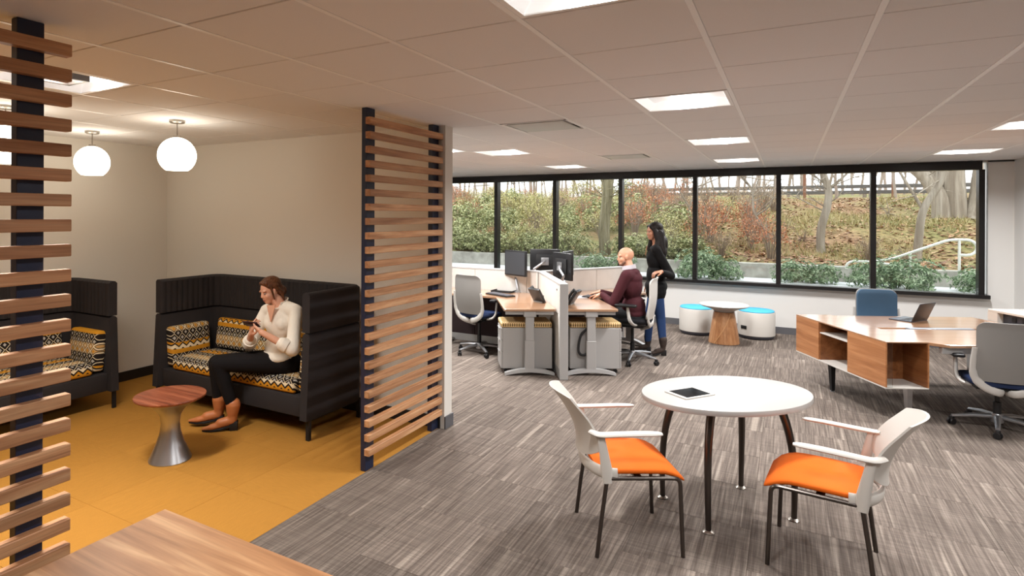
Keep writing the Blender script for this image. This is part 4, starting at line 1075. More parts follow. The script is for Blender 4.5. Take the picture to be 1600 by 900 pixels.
# trees
def branch_tree(seed, h, r, depth, spread, lean=(0, 0), nsplit=3, trunk=0.35, minr=0.004):
    rn = random.Random(seed); bt, bb = MB(), MB()
    def grow(p, d, L, rad, lev):
        n = 4; pts = [p]; q = p.copy(); dd = d.copy()
        for i in range(n):
            dd = (dd + Vector((rn.uniform(-1, 1), rn.uniform(-1, 1), rn.uniform(-.3, .6)))*(.12 if lev == 0 else .22)).normalized()
            q = q + dd*(L/n); pts.append(q.copy())
        e = max(minr, rad*(.62 if lev < depth else .3))
        rr = [rad+(e-rad)*i/n for i in range(n+1)]
        (bt if lev == 0 else bb).tube(pts, rr, 8 if lev == 0 else (5 if lev == 1 else 3))
        if lev < depth:
            for k in range(nsplit + (1 if lev == 0 else 0)):
                t0 = rn.uniform(.55, 1.0) if lev == 0 else rn.uniform(.3, 1.0); i = min(n-1, int(t0*n)); o = pts[i]+(pts[i+1]-pts[i])*(t0*n-i)
                a = rn.uniform(0, 6.28); nd = (dd + Vector((math.cos(a), math.sin(a), rn.uniform(.0, .6)))*spread).normalized()
                grow(o, nd, L*rn.uniform(.5, .75)*(1.0 if lev else .9), max(minr, rr[i]*rn.uniform(.45, .65)), lev+1)
    grow(Vector((0, 0, -.15)), Vector((lean[0], lean[1], 1)).normalized(), h*trunk, r, 0)
    return bt.mesh('trunk', 60), bb.mesh('branches', 60)
def tree(label, x, y, meshes, m, rz=0, s=1.0, group=None):
    t = thing('bare_tree', label, 'tree', (x, y, hz(x, y)-0.05), rz, group); t.scale = (s, s, s)
    for nm, me in zip(('trunk', 'branches'), meshes):
        if not me.materials: me.materials.append(m)
        obj(nm, me, None, t)
    return t
def path_tree(label, x, y, stems_, m, twigs=10, seed=1):
    rn = random.Random(seed); t = thing('bare_tree', label, 'tree', (x, y, hz(x, y)))
    for k, (pts, rr) in enumerate(stems_):
        P = smooth_path(pts, 5); n = len(P); rad = [rr[0]+(rr[1]-rr[0])*(i/(n-1))**.8 for i in range(n)]
        if k == 0 and rr[0] > 0.07: rad[0] *= 1.35; rad[1] *= 1.15
        MB().tube(P, rad, 10).build('trunk' if k == 0 else 'limb', m, t, ang=60)
    b = MB(); P = [p for st in stems_ for p in smooth_path(st[0], 5)[8:]]
    for k in range(twigs):
        p = rn.choice(P); d = Vector((rn.uniform(-1, 1), rn.uniform(-.5, .5), rn.uniform(-.1, .9))).normalized()*rn.uniform(.5, 1.3)
        q = p+d*.5+Vector((0, 0, rn.uniform(-.1, .1))); b.tube([p, q, p+d], [.014, .010, .004], 4)
        for j in range(3):
            e = Vector((rn.uniform(-1, 1), rn.uniform(-.5, .5), rn.uniform(-.2, .8))).normalized()*rn.uniform(.2, .5); b.tube([q, q+e*.5+Vector((0, 0, .02)), q+e], [.007, .005, .002], 3)
    b.build('twigs', m, t, ang=60)
path_tree('thick grey trunk with moss just left of the fourth mullion, behind the seated man', -3.55, 13.5, [([(0, 0, -.2), (-.04, 0, .5), (.0, 0, 1.0), (.06, 0, 1.6), (.16, 0, 2.3), (.22, 0, 3.4)], (.135, .10)), ([(.05, 0, 1.3), (-.2, 0.1, 1.9), (-.5, .1, 2.8)], (.05, .02))], M_BARKM, 18, 3)
path_tree('slim curved grey trunk in the middle of the sixth window bay', .60, 14.67, [([(0, 0, -.1), (.0, 0, .45), (.10, 0, .9), (.13, 0, 1.25), (.04, 0, 1.6), (-.06, 0, 2.1), (-.1, 0, 3.2)], (.085, .055)), ([(.13, 0, 1.3), (.5, 0, 1.7), (.7, .1, 2.4)], (.03, .012))], M_BARK, 16, 4)
path_tree('slender pale tree leaning right behind the white handrail', 2.10, 14.14, [([(0, 0, -.1), (.03, 0, .5), (.10, 0, 1.0), (.32, 0, 1.45), (.42, 0, 2.0), (.44, 0, 3.0)], (.075, .05)), ([(.1, 0, .95), (-.12, 0, 1.4), (-.5, .1, 2.2)], (.035, .015))], M_BARK, 14, 5)
path_tree('massive multi-stemmed tree at the top right corner of the window', 3.36, 18.0, [([(0, 0, -.4), (0, 0, .3), (-.02, 0, .9), (.0, 0, 1.8), (-.05, 0, 3.4)], (.27, .17)), ([(-.25, -.1, -.1), (-.32, -.1, .5), (-.75, 0, 1.15), (-1.5, 0, 1.7), (-2.4, 0, 2.6)], (.2, .10)), ([(-.2, .1, .2), (-.4, .1, 1.0), (-.48, .1, 1.9), (-.7, .1, 3.2)], (.15, .10)),
          ([(.28, -.05, -.2), (.42, 0, .4), (.5, 0, 1.2), (.8, 0, 2.6)], (.2, .13)), ([(.4, 0, .5), (1.0, .1, 1.2), (1.7, .2, 2.0)], (.11, .06)), ([(.3, -.1, -.1), (.8, -.4, -.25), (1.15, -.8, -.55)], (.15, .05)), ([(-.3, 0, -.15), (-.8, -.2, -.3), (-1.2, -.4, -.5)], (.12, .04))], M_BARK, 40, 6)
path_tree('thin pale forked sapling in the fifth window bay', -.35, 14.86, [([(0, 0, -.1), (-.1, 0, .4), (-.3, 0, .8), (-.35, 0, 1.3), (-.7, 0, 1.7), (-1.1, 0, 1.75)], (.03, .012)), ([(-.25, 0, .7), (0.05, 0, 1.0), (.1, .0, 1.8)], (.02, .008)), ([(-.33, 0, 1.1), (-.2, .1, 1.6), (-.15, .1, 2.4)], (.018, .008))], M_BARK, 16, 7)
path_tree('thin pale sapling near the right end of the fourth window bay', -2.1, 15.2, [([(0, 0, -.1), (.05, 0, .6), (.2, 0, 1.2), (.25, 0, 2.4)], (.03, .014)), ([(.1, 0, .7), (-.2, 0, 1.3), (-.3, 0, 2.2)], (.02, .008))], M_BARK, 18, 8)
TP = [branch_tree(s, 8, .085, 4, .8, trunk=.30) for s in (21, 22, 23, 24)]
M_FAR = plain('far_grey_bark', rgb(150, 136, 124), 0.95); M_FAR2 = plain('far_brown_bark', rgb(128, 104, 84), 0.95)
for k in range(92):
    y = rs.uniform(21.5, 42) if k < 80 else rs.uniform(20.2, 22); q = -.60 + .86*((k*0.618) % 1.0); x = q*y
    bn = bay(x, y)
    if bn is None: continue
    q0 = [BAYS[BN.index(bn)], BAYS[BN.index(bn)+1]]; fr = (x/y-q0[0])/(q0[1]-q0[0]); part = ('left edge', 'left half', 'middle', 'right half', 'right edge')[min(4, int(fr*5))]; far = 'nearer' if y < 27 else 'more distant'
    tree('%s bare grey tree on the skyline, %s of the %s window bay' % (far, part, bn), x, y, TP[k % 4], M_FAR, rs.uniform(0, 6.28), rs.uniform(.5, .8)*(y/26)**.5, '%s skyline trees, %s of the %s window bay' % (far, part, bn))
# distant wooded ridge: real low hill with a ragged canopy
b = MB()
for k in range(170):
    x = rs.uniform(-75, 45); y = rs.uniform(70, 90); r = rs.uniform(1.6, 3.2); b.ball((x, y, 2.6+rs.uniform(-.3, .9)), (r, r, r*rs.uniform(.7, 1.0)), 1)
for v in b.bm.verts: v.co += Vector((rs.uniform(-.4, .4), rs.uniform(-.4, .4), rs.uniform(-.5, .6)))
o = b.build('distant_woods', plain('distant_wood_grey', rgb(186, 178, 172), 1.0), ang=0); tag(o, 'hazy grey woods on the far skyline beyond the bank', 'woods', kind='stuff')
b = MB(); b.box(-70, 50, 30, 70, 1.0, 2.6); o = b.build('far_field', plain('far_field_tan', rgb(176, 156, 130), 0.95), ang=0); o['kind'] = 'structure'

t = thing('guard_rail', 'long dark two-board guard rail along the top of the bank', 'fence', (1.5, 23.0, hz(1.5, 23)))
zb = hz(1.5, 23)
for z in (2.62, 2.80):
    MB().box(-7.0, 6.5, -.04, .04, z-zb-.055, z-zb+.055, bev=.01, seg=1).build('rail', plain('weathered_rail_%d' % int(z*100), rgb(92, 88, 84), .7), t)
for k in range(8): MB().box(-6.6+k*1.8-.05, -6.6+k*1.8+.05, -.03, .09, -.3, 2.86-zb, bev=.008, seg=1).build('post', M_BARK, t)
for (x, lab) in ((.47, 'thin rusty pole on the skyline in the sixth window bay'), (2.78, 'thin rusty pole on the skyline in the seventh window bay')):
    t = thing('pole', lab, 'pole', (x, 22.6, hz(x, 22.6))); MB().tube([(0, 0, -.1), (0, 0, 2.2)], .045, 10).build('shaft', plain('rusty_pole_%d' % int(x*10), rgb(128, 88, 66), .8), t); MB().lathe([(0, 2.2), (.06, 2.2), (.05, 2.24), (0, 2.25)], 10).build('cap', M_BARK, t)
t = thing('utility_wire', 'thin dark overhead wires crossing the sky in the left window bays', 'cable', (-10, 23, 3.1))
for dz in (0, .28):
    MB().tube([(-6, 0, -.12+dz), (-3, 0, -.05+dz), (0, 0, .06+dz), (3, 0, .22+dz), (6.5, 0, .45+dz)], .012, 5).build('wire', M_BLACKM, t)
t = thing('wire_pole', 'slender post carrying the overhead wires outside the second window bay', 'pole', (-9.0, 23.05, hz(-9, 23))); MB().tube([(0, 0, -.2), (0, 0, 1.2)], .05, 8).box(-.3, .3, -.03, .03, .98, 1.04).build('shaft', M_BARK, t)
t = thing('handrail', 'white tubular handrail rising to a loop outside the right window', 'railing', (1.8, 12.7, .66))
def hp(x, z, y=0): return Vector((x-1.8, y, z-.66))
pts = [hp(1.30, 1.07), hp(1.56, 1.13), hp(2.2, 1.425)] + bez(hp(2.26, 1.45), hp(2.32, 1.475), hp(2.40, 1.475), hp(2.48, 1.475), 4) + [hp(2.53+.0, 1.475)] + [Vector((2.53-1.8+.125*math.sin(a), 0, 1.35-.66+.125*math.cos(a))) for a in [PI*k/8 for k in range(1, 9)]] + [hp(2.43, 1.225)]
M_RAIL = plain('white_rail_paint', rgb(226, 224, 216), .4)
MB().tube(pts, .021, 10).build('top_rail', M_RAIL, t)
for x, z in ((1.795, 1.235), (2.435, 1.475)): MB().tube([hp(x, .66), hp(x, z)], .019, 10).build('post', M_RAIL, t)
MB().tube(smooth_path([hp(.92, .90, .3), hp(.93, .98, .3), hp(1.02, 1.04, .3), hp(1.3, 1.04, .3), hp(1.75, .98, .3)], 5), .02, 10).build('lower_rail', M_RAIL, t)
# ------------------------------------------------------------------ people
M_SKIN1 = plain('light_skin', rgb(222, 168, 140), .5, **{'Subsurface_Weight': .08})
M_SKIN2 = plain('fair_skin', rgb(214, 160, 130), .5, **{'Subsurface_Weight': .08})
M_SKIN3 = plain('warm_brown_skin', rgb(188, 134, 106), .5, **{'Subsurface_Weight': .08})
M_EYEW = plain('eye_white', rgb(150, 138, 130), .2); M_IRIS = plain('dark_iris', rgb(38, 26, 20), .15); M_LIP = plain('lips', rgb(176, 96, 88), .4); M_BROW = plain('dark_brow', rgb(52, 36, 28), .8)
def strand_mat(name, c1, c2, rough=.45):
    t = NT(name); n = t.noise(t.coord((60, 60, 6)), 2, 3); t.col(t.ramp(n, [(.3, c1), (.7, c2)])); t.set(Roughness=rough); t.b.inputs['Specular IOR Level'].default_value = .25; t.bump(n, .6, .004); return t.m
M_HAIRB = strand_mat('brown_hair', rgb(56, 34, 24), rgb(116, 74, 48)); M_HAIRK = strand_mat('black_hair', rgb(16, 13, 12), rgb(38, 30, 27), .6)
def fold_fabric(name, c, sc=14, st=.5):
    t = NT(name); n = t.noise(t.coord((1, 1, .5)), sc, 3); f = t.noise(t.coord(), 500, 1)
    t.col(t.mix(.2, c, t.ramp(f, [(.3, (.6, .6, .6, 1)), (.7, (1, 1, 1, 1))]), 'MULTIPLY')); t.set(Roughness=.85); t.b.inputs['Specular IOR Level'].default_value = .2; t.bump(n, st, .012); return t.m
M_SHIRT = fold_fabric('cream_blouse_cloth', rgb(240, 234, 222), 16, .7); M_BLACKC = fold_fabric('black_trouser_cloth', rgb(20, 18, 20)); M_MAROON = fold_fabric('maroon_knit', rgb(70, 32, 38), 18, .4)
M_CARDI = fold_fabric('black_cardigan_knit', rgb(19, 18, 19), 12, .5); M_JEANS = fold_fabric('blue_denim', rgb(44, 66, 108), 20, .4); M_DKTR = fold_fabric('dark_grey_trousers', rgb(40, 40, 42))
M_TAN = plain('tan_leather', rgb(186, 114, 68), .45, bump=.2, bscale=60); M_SUEDE = plain('dark_brown_suede', rgb(58, 46, 40), .85); M_SOLE = plain('black_sole', rgb(20, 18, 18), .6); M_COLLAR = fold_fabric('pale_collar_cloth', rgb(196, 190, 196))
def solid(name, parts, m, parent, base, voxel=.008, it=6, fac=.5):
    """one continuous surface grown from tapered limbs: ('c', p0, r0, p1, r1[, flat]) and ('e', centre, radii[, rotation])"""
    b = MB()
    for q in parts:
        if q[0] == 'c':
            _, p0, r0, p1, r1 = q[:5]; p0, p1 = Vector(p0)-base, Vector(p1)-base
            fl = q[5] if len(q) > 5 else None
            d = p1-p0; n = 6
            if d.length < 1e-5: continue
            if fl:                                    # (axis vector, factor): squash the section along an axis
                ax, k = Vector(fl[0]).normalized(), fl[1]; nb = len(b.bm.verts)
            b.tube([p0+d*i/n for i in range(n+1)], [r0+(r1-r0)*i/n for i in range(n+1)], 14)
            b.ball(p0, r0*.999, 2); b.ball(p1, r1*.999, 2)
            if fl:
                b.bm.verts.ensure_lookup_table()
                for v in b.bm.verts[nb:]:
                    t = max(0, min(1, (v.co-p0).dot(d)/d.length_squared)); c = p0+d*t; o = v.co-c
                    v.co = c + o - ax*o.dot(ax)*(1-k)
        else:
            M = q[3] if len(q) > 3 else None
            b.ball(Vector(q[1])-base, tuple(q[2]), 3, M)
    me = b.mesh(name, 0); o = obj(name, me, m, parent)
    md = o.modifiers.new('r', 'REMESH'); md.mode = 'VOXEL'; md.voxel_size = voxel; md.use_smooth_shade = True
    ms = o.modifiers.new('s', 'SMOOTH'); ms.iterations = it; ms.factor = fac
    dg = bpy.context.evaluated_depsgraph_get(); dg.update()
    ev = o.evaluated_get(dg); nm = bpy.data.meshes.new_from_object(ev); nm.name = name
    o.modifiers.clear(); o.data = nm; bpy.data.meshes.remove(me)
    if not nm.materials: nm.materials.append(m)
    for p in nm.polygons: p.use_smooth = True
    return o
class Fr:                                             # frame: f forward, l to the body's left, u up
    def __init__(s, o, f, up=(0, 0, 1)):
        s.o = Vector(o); s.u = Vector(up).normalized(); s.f = Vector(f); s.f = (s.f-s.u*s.f.dot(s.u)).normalized(); s.l = s.u.cross(s.f)
    def __call__(s, f, l, u): return s.o+s.f*f+s.l*l+s.u*u
    def M(s): return Matrix(((s.f.x, s.l.x, s.u.x), (s.f.y, s.l.y, s.u.y), (s.f.z, s.l.z, s.u.z))).to_4x4()
def hd(deg): return Vector((math.cos(R(deg)), math.sin(R(deg)), 0))
def head_parts(H, k=1.0, neck=None, jaw=1.0):
    """H: frame at the centre of the head (between the ears); 0.23 m tall skull"""
    M = H.M(); P = []
    P.append(('e', H(-.012*k, 0, .03*k), (.098*k, .076*k, .092*k), M))
    P.append(('e', H(.028*k, 0, -.03*k), (.066*k, .061*k, .075*k), M))
    P.append(('e', H(.045*k, 0, -.082*k), (.040*k*jaw, .040*k*jaw, .030*k), M))
    for s in (-1, 1):
        P.append(('e', H(.055*k, s*.036*k, -.028*k), (.030*k, .024*k, .028*k), M))     # cheek
        P.append(('e', H(.074*k, s*.032*k, .026*k), (.020*k, .026*k, .009*k), M))      # brow ridge
        P.append(('e', H(.0*k, s*.076*k, -.004*k), (.018*k, .008*k, .030*k), M))      # ear
        P.append(('e', H(-.006*k, s*.081*k, .008*k), (.013*k, .007*k, .017*k), M))
    P.append(('c', H(.082*k, 0, .012*k), .010*k, H(.098*k, 0, -.024*k), .012*k))          # nose
    for s in (-1, 1): P.append(('e', H(.088*k, s*.010*k, -.030*k), (.011*k, .009*k, .008*k), M))
    P.append(('e', H(.079*k, 0, -.055*k), (.016*k, .025*k, .008*k), M)); P.append(('e', H(.076*k, 0, -.068*k), (.015*k, .021*k, .008*k), M))
    if neck is not None: P.append(('c', H(-.018*k, 0, -.05*k), .054*k, neck, .060*k))
    return P
def face_bits(parent, base, H, k=1.0, lips=True):
    M = H.M()
    for s in (-1, 1):
        e = MB().ball(H(.0725*k, s*.031*k, .002*k)-base, (.0125*k, .0145*k, .0068*k), 2, M).build('eye', M_EYEW, parent)
        MB().ball(H(.0815*k, s*.031*k, .000*k)-base, (.0046*k, .0068*k, .0064*k), 2, M).build('iris', M_IRIS, e)
        MB().tube([H(.083*k, s*.014*k, .024*k)-base, H(.086*k, s*.032*k, .030*k)-base, H(.072*k, s*.052*k, .024*k)-base], [.004*k, .0045*k, .003*k], 8).build('eyebrow', M_BROW, parent)
    if lips: MB().ball(H(.086*k, 0, -.0565*k)-base, (.009*k, .021*k, .0045*k), 2, M).ball(H(.084*k, 0, -.066*k)-base, (.010*k, .018*k, .0055*k), 2, M).build('lips', M_LIP, parent)
def hand_parts(wrist, d, palmn, side, curl=.5, k=1.0, spread=.1, thumb=1.0):
    """wrist point, direction of the fingers, palm normal (side the fingers curl to), side = +1 when the thumb leaves along d x n"""
    d = Vector(d).normalized(); n = Vector(palmn); n = (n-d*n.dot(d)).normalized(); t = d.cross(n)*side; w = Vector(wrist); P = []
    P.append(('c', w, .024*k, w+d*.03*k, .027*k, (n, .72)))
    for j in range(4):
        o = (1.5-j)*.0195*k; a = w+d*.022*k+t*o*.7; kn = w+d*(.086-.004*abs(j-1))*k+t*o
        P.append(('c', a, .015*k, kn, .0108*k))
        L = (.043, .048, .045, .035)[j]*k; q = kn; ang = 0
        dd = (d+t*spread*(1.5-j)*.35).normalized()
        for i, f in enumerate((1, .68, .52)):
            ang += curl*(.55, .8, .6)[i]; v = (dd*math.cos(ang)+n*math.sin(ang)).normalized(); q2 = q+v*L*f
            P.append(('c', q, (.0098-.0009*i)*k, q2, (.0090-.0009*i)*k)); q = q2
    b0 = w+d*.022*k+t*.022*k; b1 = b0+(d*.55+t*.7+n*.25).normalized()*.042*k; b2 = b1+(d*.85+t*.25+n*.3*thumb).normalized()*.033*k; b3 = b2+(d*.9-t*.05+n*.35*thumb).normalized()*.026*k
    P += [('c', b0, .0155*k, b1, .0125*k), ('c', b1, .0115*k, b2, .0105*k), ('c', b2, .0105*k, b3, .0088*k)]
    return P
def boot(name, heel, d, m, parent, base, k=1.0, shaft=.12, lean=(0, 0, 1), point=True, heelh=.05):
    """ankle boot: heel = ground point under the heel, d = toe direction"""
    d = Vector(d).normalized(); h = Vector(heel); up = Vector((0, 0, 1)); up = (up-d*up.dot(d)).normalized(); l = up.cross(d)
    def q(f, u_, s=0): return h+d*f*k+up*u_*k+l*s*k
    P = [('c', q(.02, .05+heelh*.5), .034*k, q(.02, .09+heelh), .040*k), ('c', q(.03, .055+heelh*.4), .036*k, q(.11, .045+heelh*.2), .037*k), ('c', q(.10, .043+heelh*.1), .036*k, q(.17, .030), .034*k, (up, .7)), ('c', q(.17, .028), .031*k, q(.232, .020), .016*k, (up, .75))]
    a = q(.02, .09+heelh); P.append(('c', a, .046*k, a+Vector(lean).normalized()*shaft*k, .056*k))
    o = solid(name, P, m, parent, base, .007, 4)
    b = MB(); b.prism([(-.018*k, -.026*k), (.04*k, -.028*k), (.04*k, .028*k), (-.018*k, .026*k)], 0, (heelh+.02)*k, bev=.004, M=Matrix.Translation(h-base) @ Matrix(((d.x, l.x, up.x), (d.y, l.y, up.y), (d.z, l.z, up.z))).to_4x4())
    pts = [(.03, -.028), (.10, -.033), (.17, -.035), (.21, -.024), (.24, -.006), (.24, .006), (.21, .024), (.17, .035), (.10, .033), (.03, .028)]
    MM = Matrix.Translation(h-base) @ Matrix(((d.x, l.x, up.x), (d.y, l.y, up.y), (d.z, l.z, up.z))).to_4x4()
    b.loft([[MM @ Vector((x*k, y*k, (zz+max(0, (.12-x)/.12)*heelh*.8)*k)) for x, y in pts] for zz in (.002, .014)])
    b.build('sole', M_SOLE, o)
    return o

# ---- seated woman with a phone
def woman_lounge():
    base = Vector((-4.0, 3.75, 0)); V = Vector
    t = thing('person', 'woman in cream blouse and black trousers sitting on the sofa, looking at a phone', 'person', base)
    F = Fr((-3.885, 3.865, .545), hd(245)); hipL, hipR = F(.0, .085, 0), F(.0, -.085, 0)
    C = Fr((-3.868, 3.86, .86), hd(272), V((0, 0, 1))+hd(185)*.06); neck = V((-3.895, 3.845, 1.065)); Hd = Fr((-3.945, 3.795, 1.172), hd(254), V((0, 0, 1))+hd(240)*.30)
    shL, shR = C(.0, .172, .135), C(.01, -.165, .135)
    elL, wrL = V((-3.585, 3.70, .715)), V((-3.79, 3.55, .865))
    elR, wrR = V((-4.10, 3.70, .70)), V((-3.965, 3.60, .83))
    kL, aL = V((-4.20, 3.45, .575)), V((-4.105, 3.535, .18)); kR, aR = V((-4.31, 3.52, .555)), V((-4.30, 3.545, .19))
    hands = hand_parts(wrL, V((-.85, -.05, .40)), V((-.15, .65, .7)), 1, .75, .92) + hand_parts(wrR, V((.45, -.35, .75)), V((.5, .5, .4)), -1, .75, .92)
    body = head_parts(Hd, .92, neck) + [('c', neck, .055, C(0, 0, .13), .07), ('e', C(0, 0, .02), (.10, .145, .16), C.M()), ('e', F(0, 0, .05), (.12, .16, .12), F.M()), ('c', hipL, .07, kL, .05), ('c', hipR, .07, kR, .05), ('c', kL, .045, aL, .033), ('c', kR, .045, aR, .033),
        ('c', C(.02, .10, .14), .05, shL, .048), ('c', C(.02, -.10, .14), .05, shR, .048), ('c', shL, .045, elL, .036), ('c', shR, .045, elR, .036), ('c', elL, .038, wrL, .025), ('c', elR, .038, wrR, .025)] + hands
    solid('body', body, M_SKIN1, t, base, .0055, 3, .45)
    face_bits(t, base, Hd, .92)
    midL = elL.lerp(wrL, .28); midR = elR.lerp(wrR, .30)
    sh = [('e', C(0.0, 0, .03), (.120, .165, .17), C.M()), ('e', C(.045, .065, .03), (.075, .07, .075), C.M()), ('e', C(.045, -.065, .03), (.075, .07, .075), C.M()), ('e', F(.01, 0, .13), (.125, .155, .13), F.M()), ('e', F(.02, 0, .055), (.15, .18, .07), F.M()),
          ('c', C(0, .06, .15), .076, shL, .060), ('c', C(0, -.06, .15), .076, shR, .060), ('c', shL, .058, elL, .060), ('c', shR, .057, elR, .057), ('c', elL, .060, midL, .052), ('c', elR, .058, midR, .050), ('c', midL, .056, midL.lerp(wrL, .08), .056), ('c', midR, .054, midR.lerp(wrR, .08), .054)]
    shirt = solid('blouse', sh, M_SHIRT, t, base, .008, 5)
    b = MB(); cz = []                                     # open stand-up collar with a V at the front
    for k in range(19):
        a = R(58) + R(244)*k/18; cc, s_ = math.cos(a), math.sin(a); rr = .066
        p = C(.02+rr*cc*1.02, -.012+rr*s_, .165+.014*(1-cc)); q = C(.015+(rr+.014)*cc*1.05, -.016+(rr+.012)*s_, .205+.022*(1-cc)); cz.append([p-base, q-base, q-base+V((0, 0, -.004))+(q-C(.02, -.012, .2)).normalized()*.010, p-base+(p-C(.02, -.012, .165)).normalized()*.014])
    b.loft(cz); b.build('collar', M_SHIRT, shirt, ang=60)
    MB().loft([[C(.118+.012*i, .0+s*(.044-.043*i), .185-.13*i)-base for s in (-1, 1)] + [C(.126+.012*i, s*(.044-.043*i), .185-.13*i)-base for s in (1, -1)] for i in (-.12, .5, .98)]).build('neckline_skin', M_SKIN1, shirt)
    for k, (a_, w_) in enumerate(((midL, wrL), (midR, wrR))):
        d = (w_-a_).normalized(); MB().tube([a_-d*.03-base, a_+d*.02-base], [.062, .060], 18).build('rolled_cuff', M_SHIRT, shirt)
    tr = [('e', F(.0, 0, .02), (.14, .185, .115), F.M()), ('e', F(-.06, .07, -.01), (.11, .10, .10), F.M()), ('e', F(-.06, -.07, -.01), (.11, .10, .10), F.M()), ('c', hipL, .098, kL, .068), ('c', hipR, .098, kR, .068), ('c', kL, .068, aL, .047), ('c', kR, .068, aR, .047), ('c', hipL.lerp(kL, .3), .09, hipR.lerp(kR, .3), .09)]
    solid('trousers', tr, M_BLACKC, t, base, .008, 6)
    boot('boot', V((-4.095, 3.545, 0.0)), V((-.75, -.66, 0)), M_TAN, t, base, 1.12, .055, V((.05, .05, 1)), heelh=.05)
    boot('boot', V((-4.29, 3.555, 0.012)), V((-.80, -.60, .06)), M_TAN, t, base, 1.12, .055, V((.02, .02, 1)), heelh=.05)
    # hair: swept back cap, loose low bun and side strands
    k = .92; M = Hd.M()
    hp_ = [('e', Hd(-.030*k, 0, .052*k), (.100*k, .086*k, .086*k), M), ('e', Hd(-.075*k, 0, -.01*k), (.058*k, .078*k, .085*k), M), ('e', Hd(-.11*k, .0, -.035*k), (.05*k, .06*k, .055*k), M), ('e', Hd(-.02*k, 0, .11*k), (.075*k, .06*k, .03*k), M)]
    for s in (-1, 1):
        hp_ += [('c', Hd(.040*k, s*.045*k, .090*k), .026*k, Hd(-.03*k, s*.080*k, .045*k), .026*k), ('c', Hd(.060*k, s*.012*k, .098*k), .017*k, Hd(.030*k, s*.070*k, .055*k), .017*k), ('c', Hd(.022*k, s*.078*k, .04*k), .012*k, Hd(.020*k, s*.074*k, -.075*k), .0075*k), ('c', Hd(-.03*k, s*.082*k, .02*k), .022*k, Hd(-.085*k, s*.055*k, -.05*k), .026*k), ('c', Hd(-.07*k, s*.07*k, -.05*k), .016*k, Hd(-.075*k, s*.072*k, -.12*k), .010*k)]
    solid('hair', hp_, M_HAIRB, t, base, .006, 2)
    # the phone she holds
    c = V((-3.905, 3.545, .925)); n = (V((-3.93, 3.75, 1.16))-c).normalized()
    ph = thing('smartphone', 'dark phone held in both hands by the woman on the sofa', 'phone', c)
    x = V((1, -.12, -.25)); x = (x-n*x.dot(n)).normalized(); y = n.cross(x)
    M = Matrix(((x.x, y.x, n.x), (x.y, y.y, n.y), (x.z, y.z, n.z))).to_4x4()
    MB().box(-.075, .075, -.037, .037, -.005, .004, bev=.003, M=M).build('case', plain('plum_phone_case', rgb(60, 26, 36), .35), ph)
    MB().box(-.068, .068, -.033, .033, .004, .0046, M=M).build('screen', plain('phone_glass', rgb(20, 20, 26), .08), ph, ang=0)
woman_lounge()

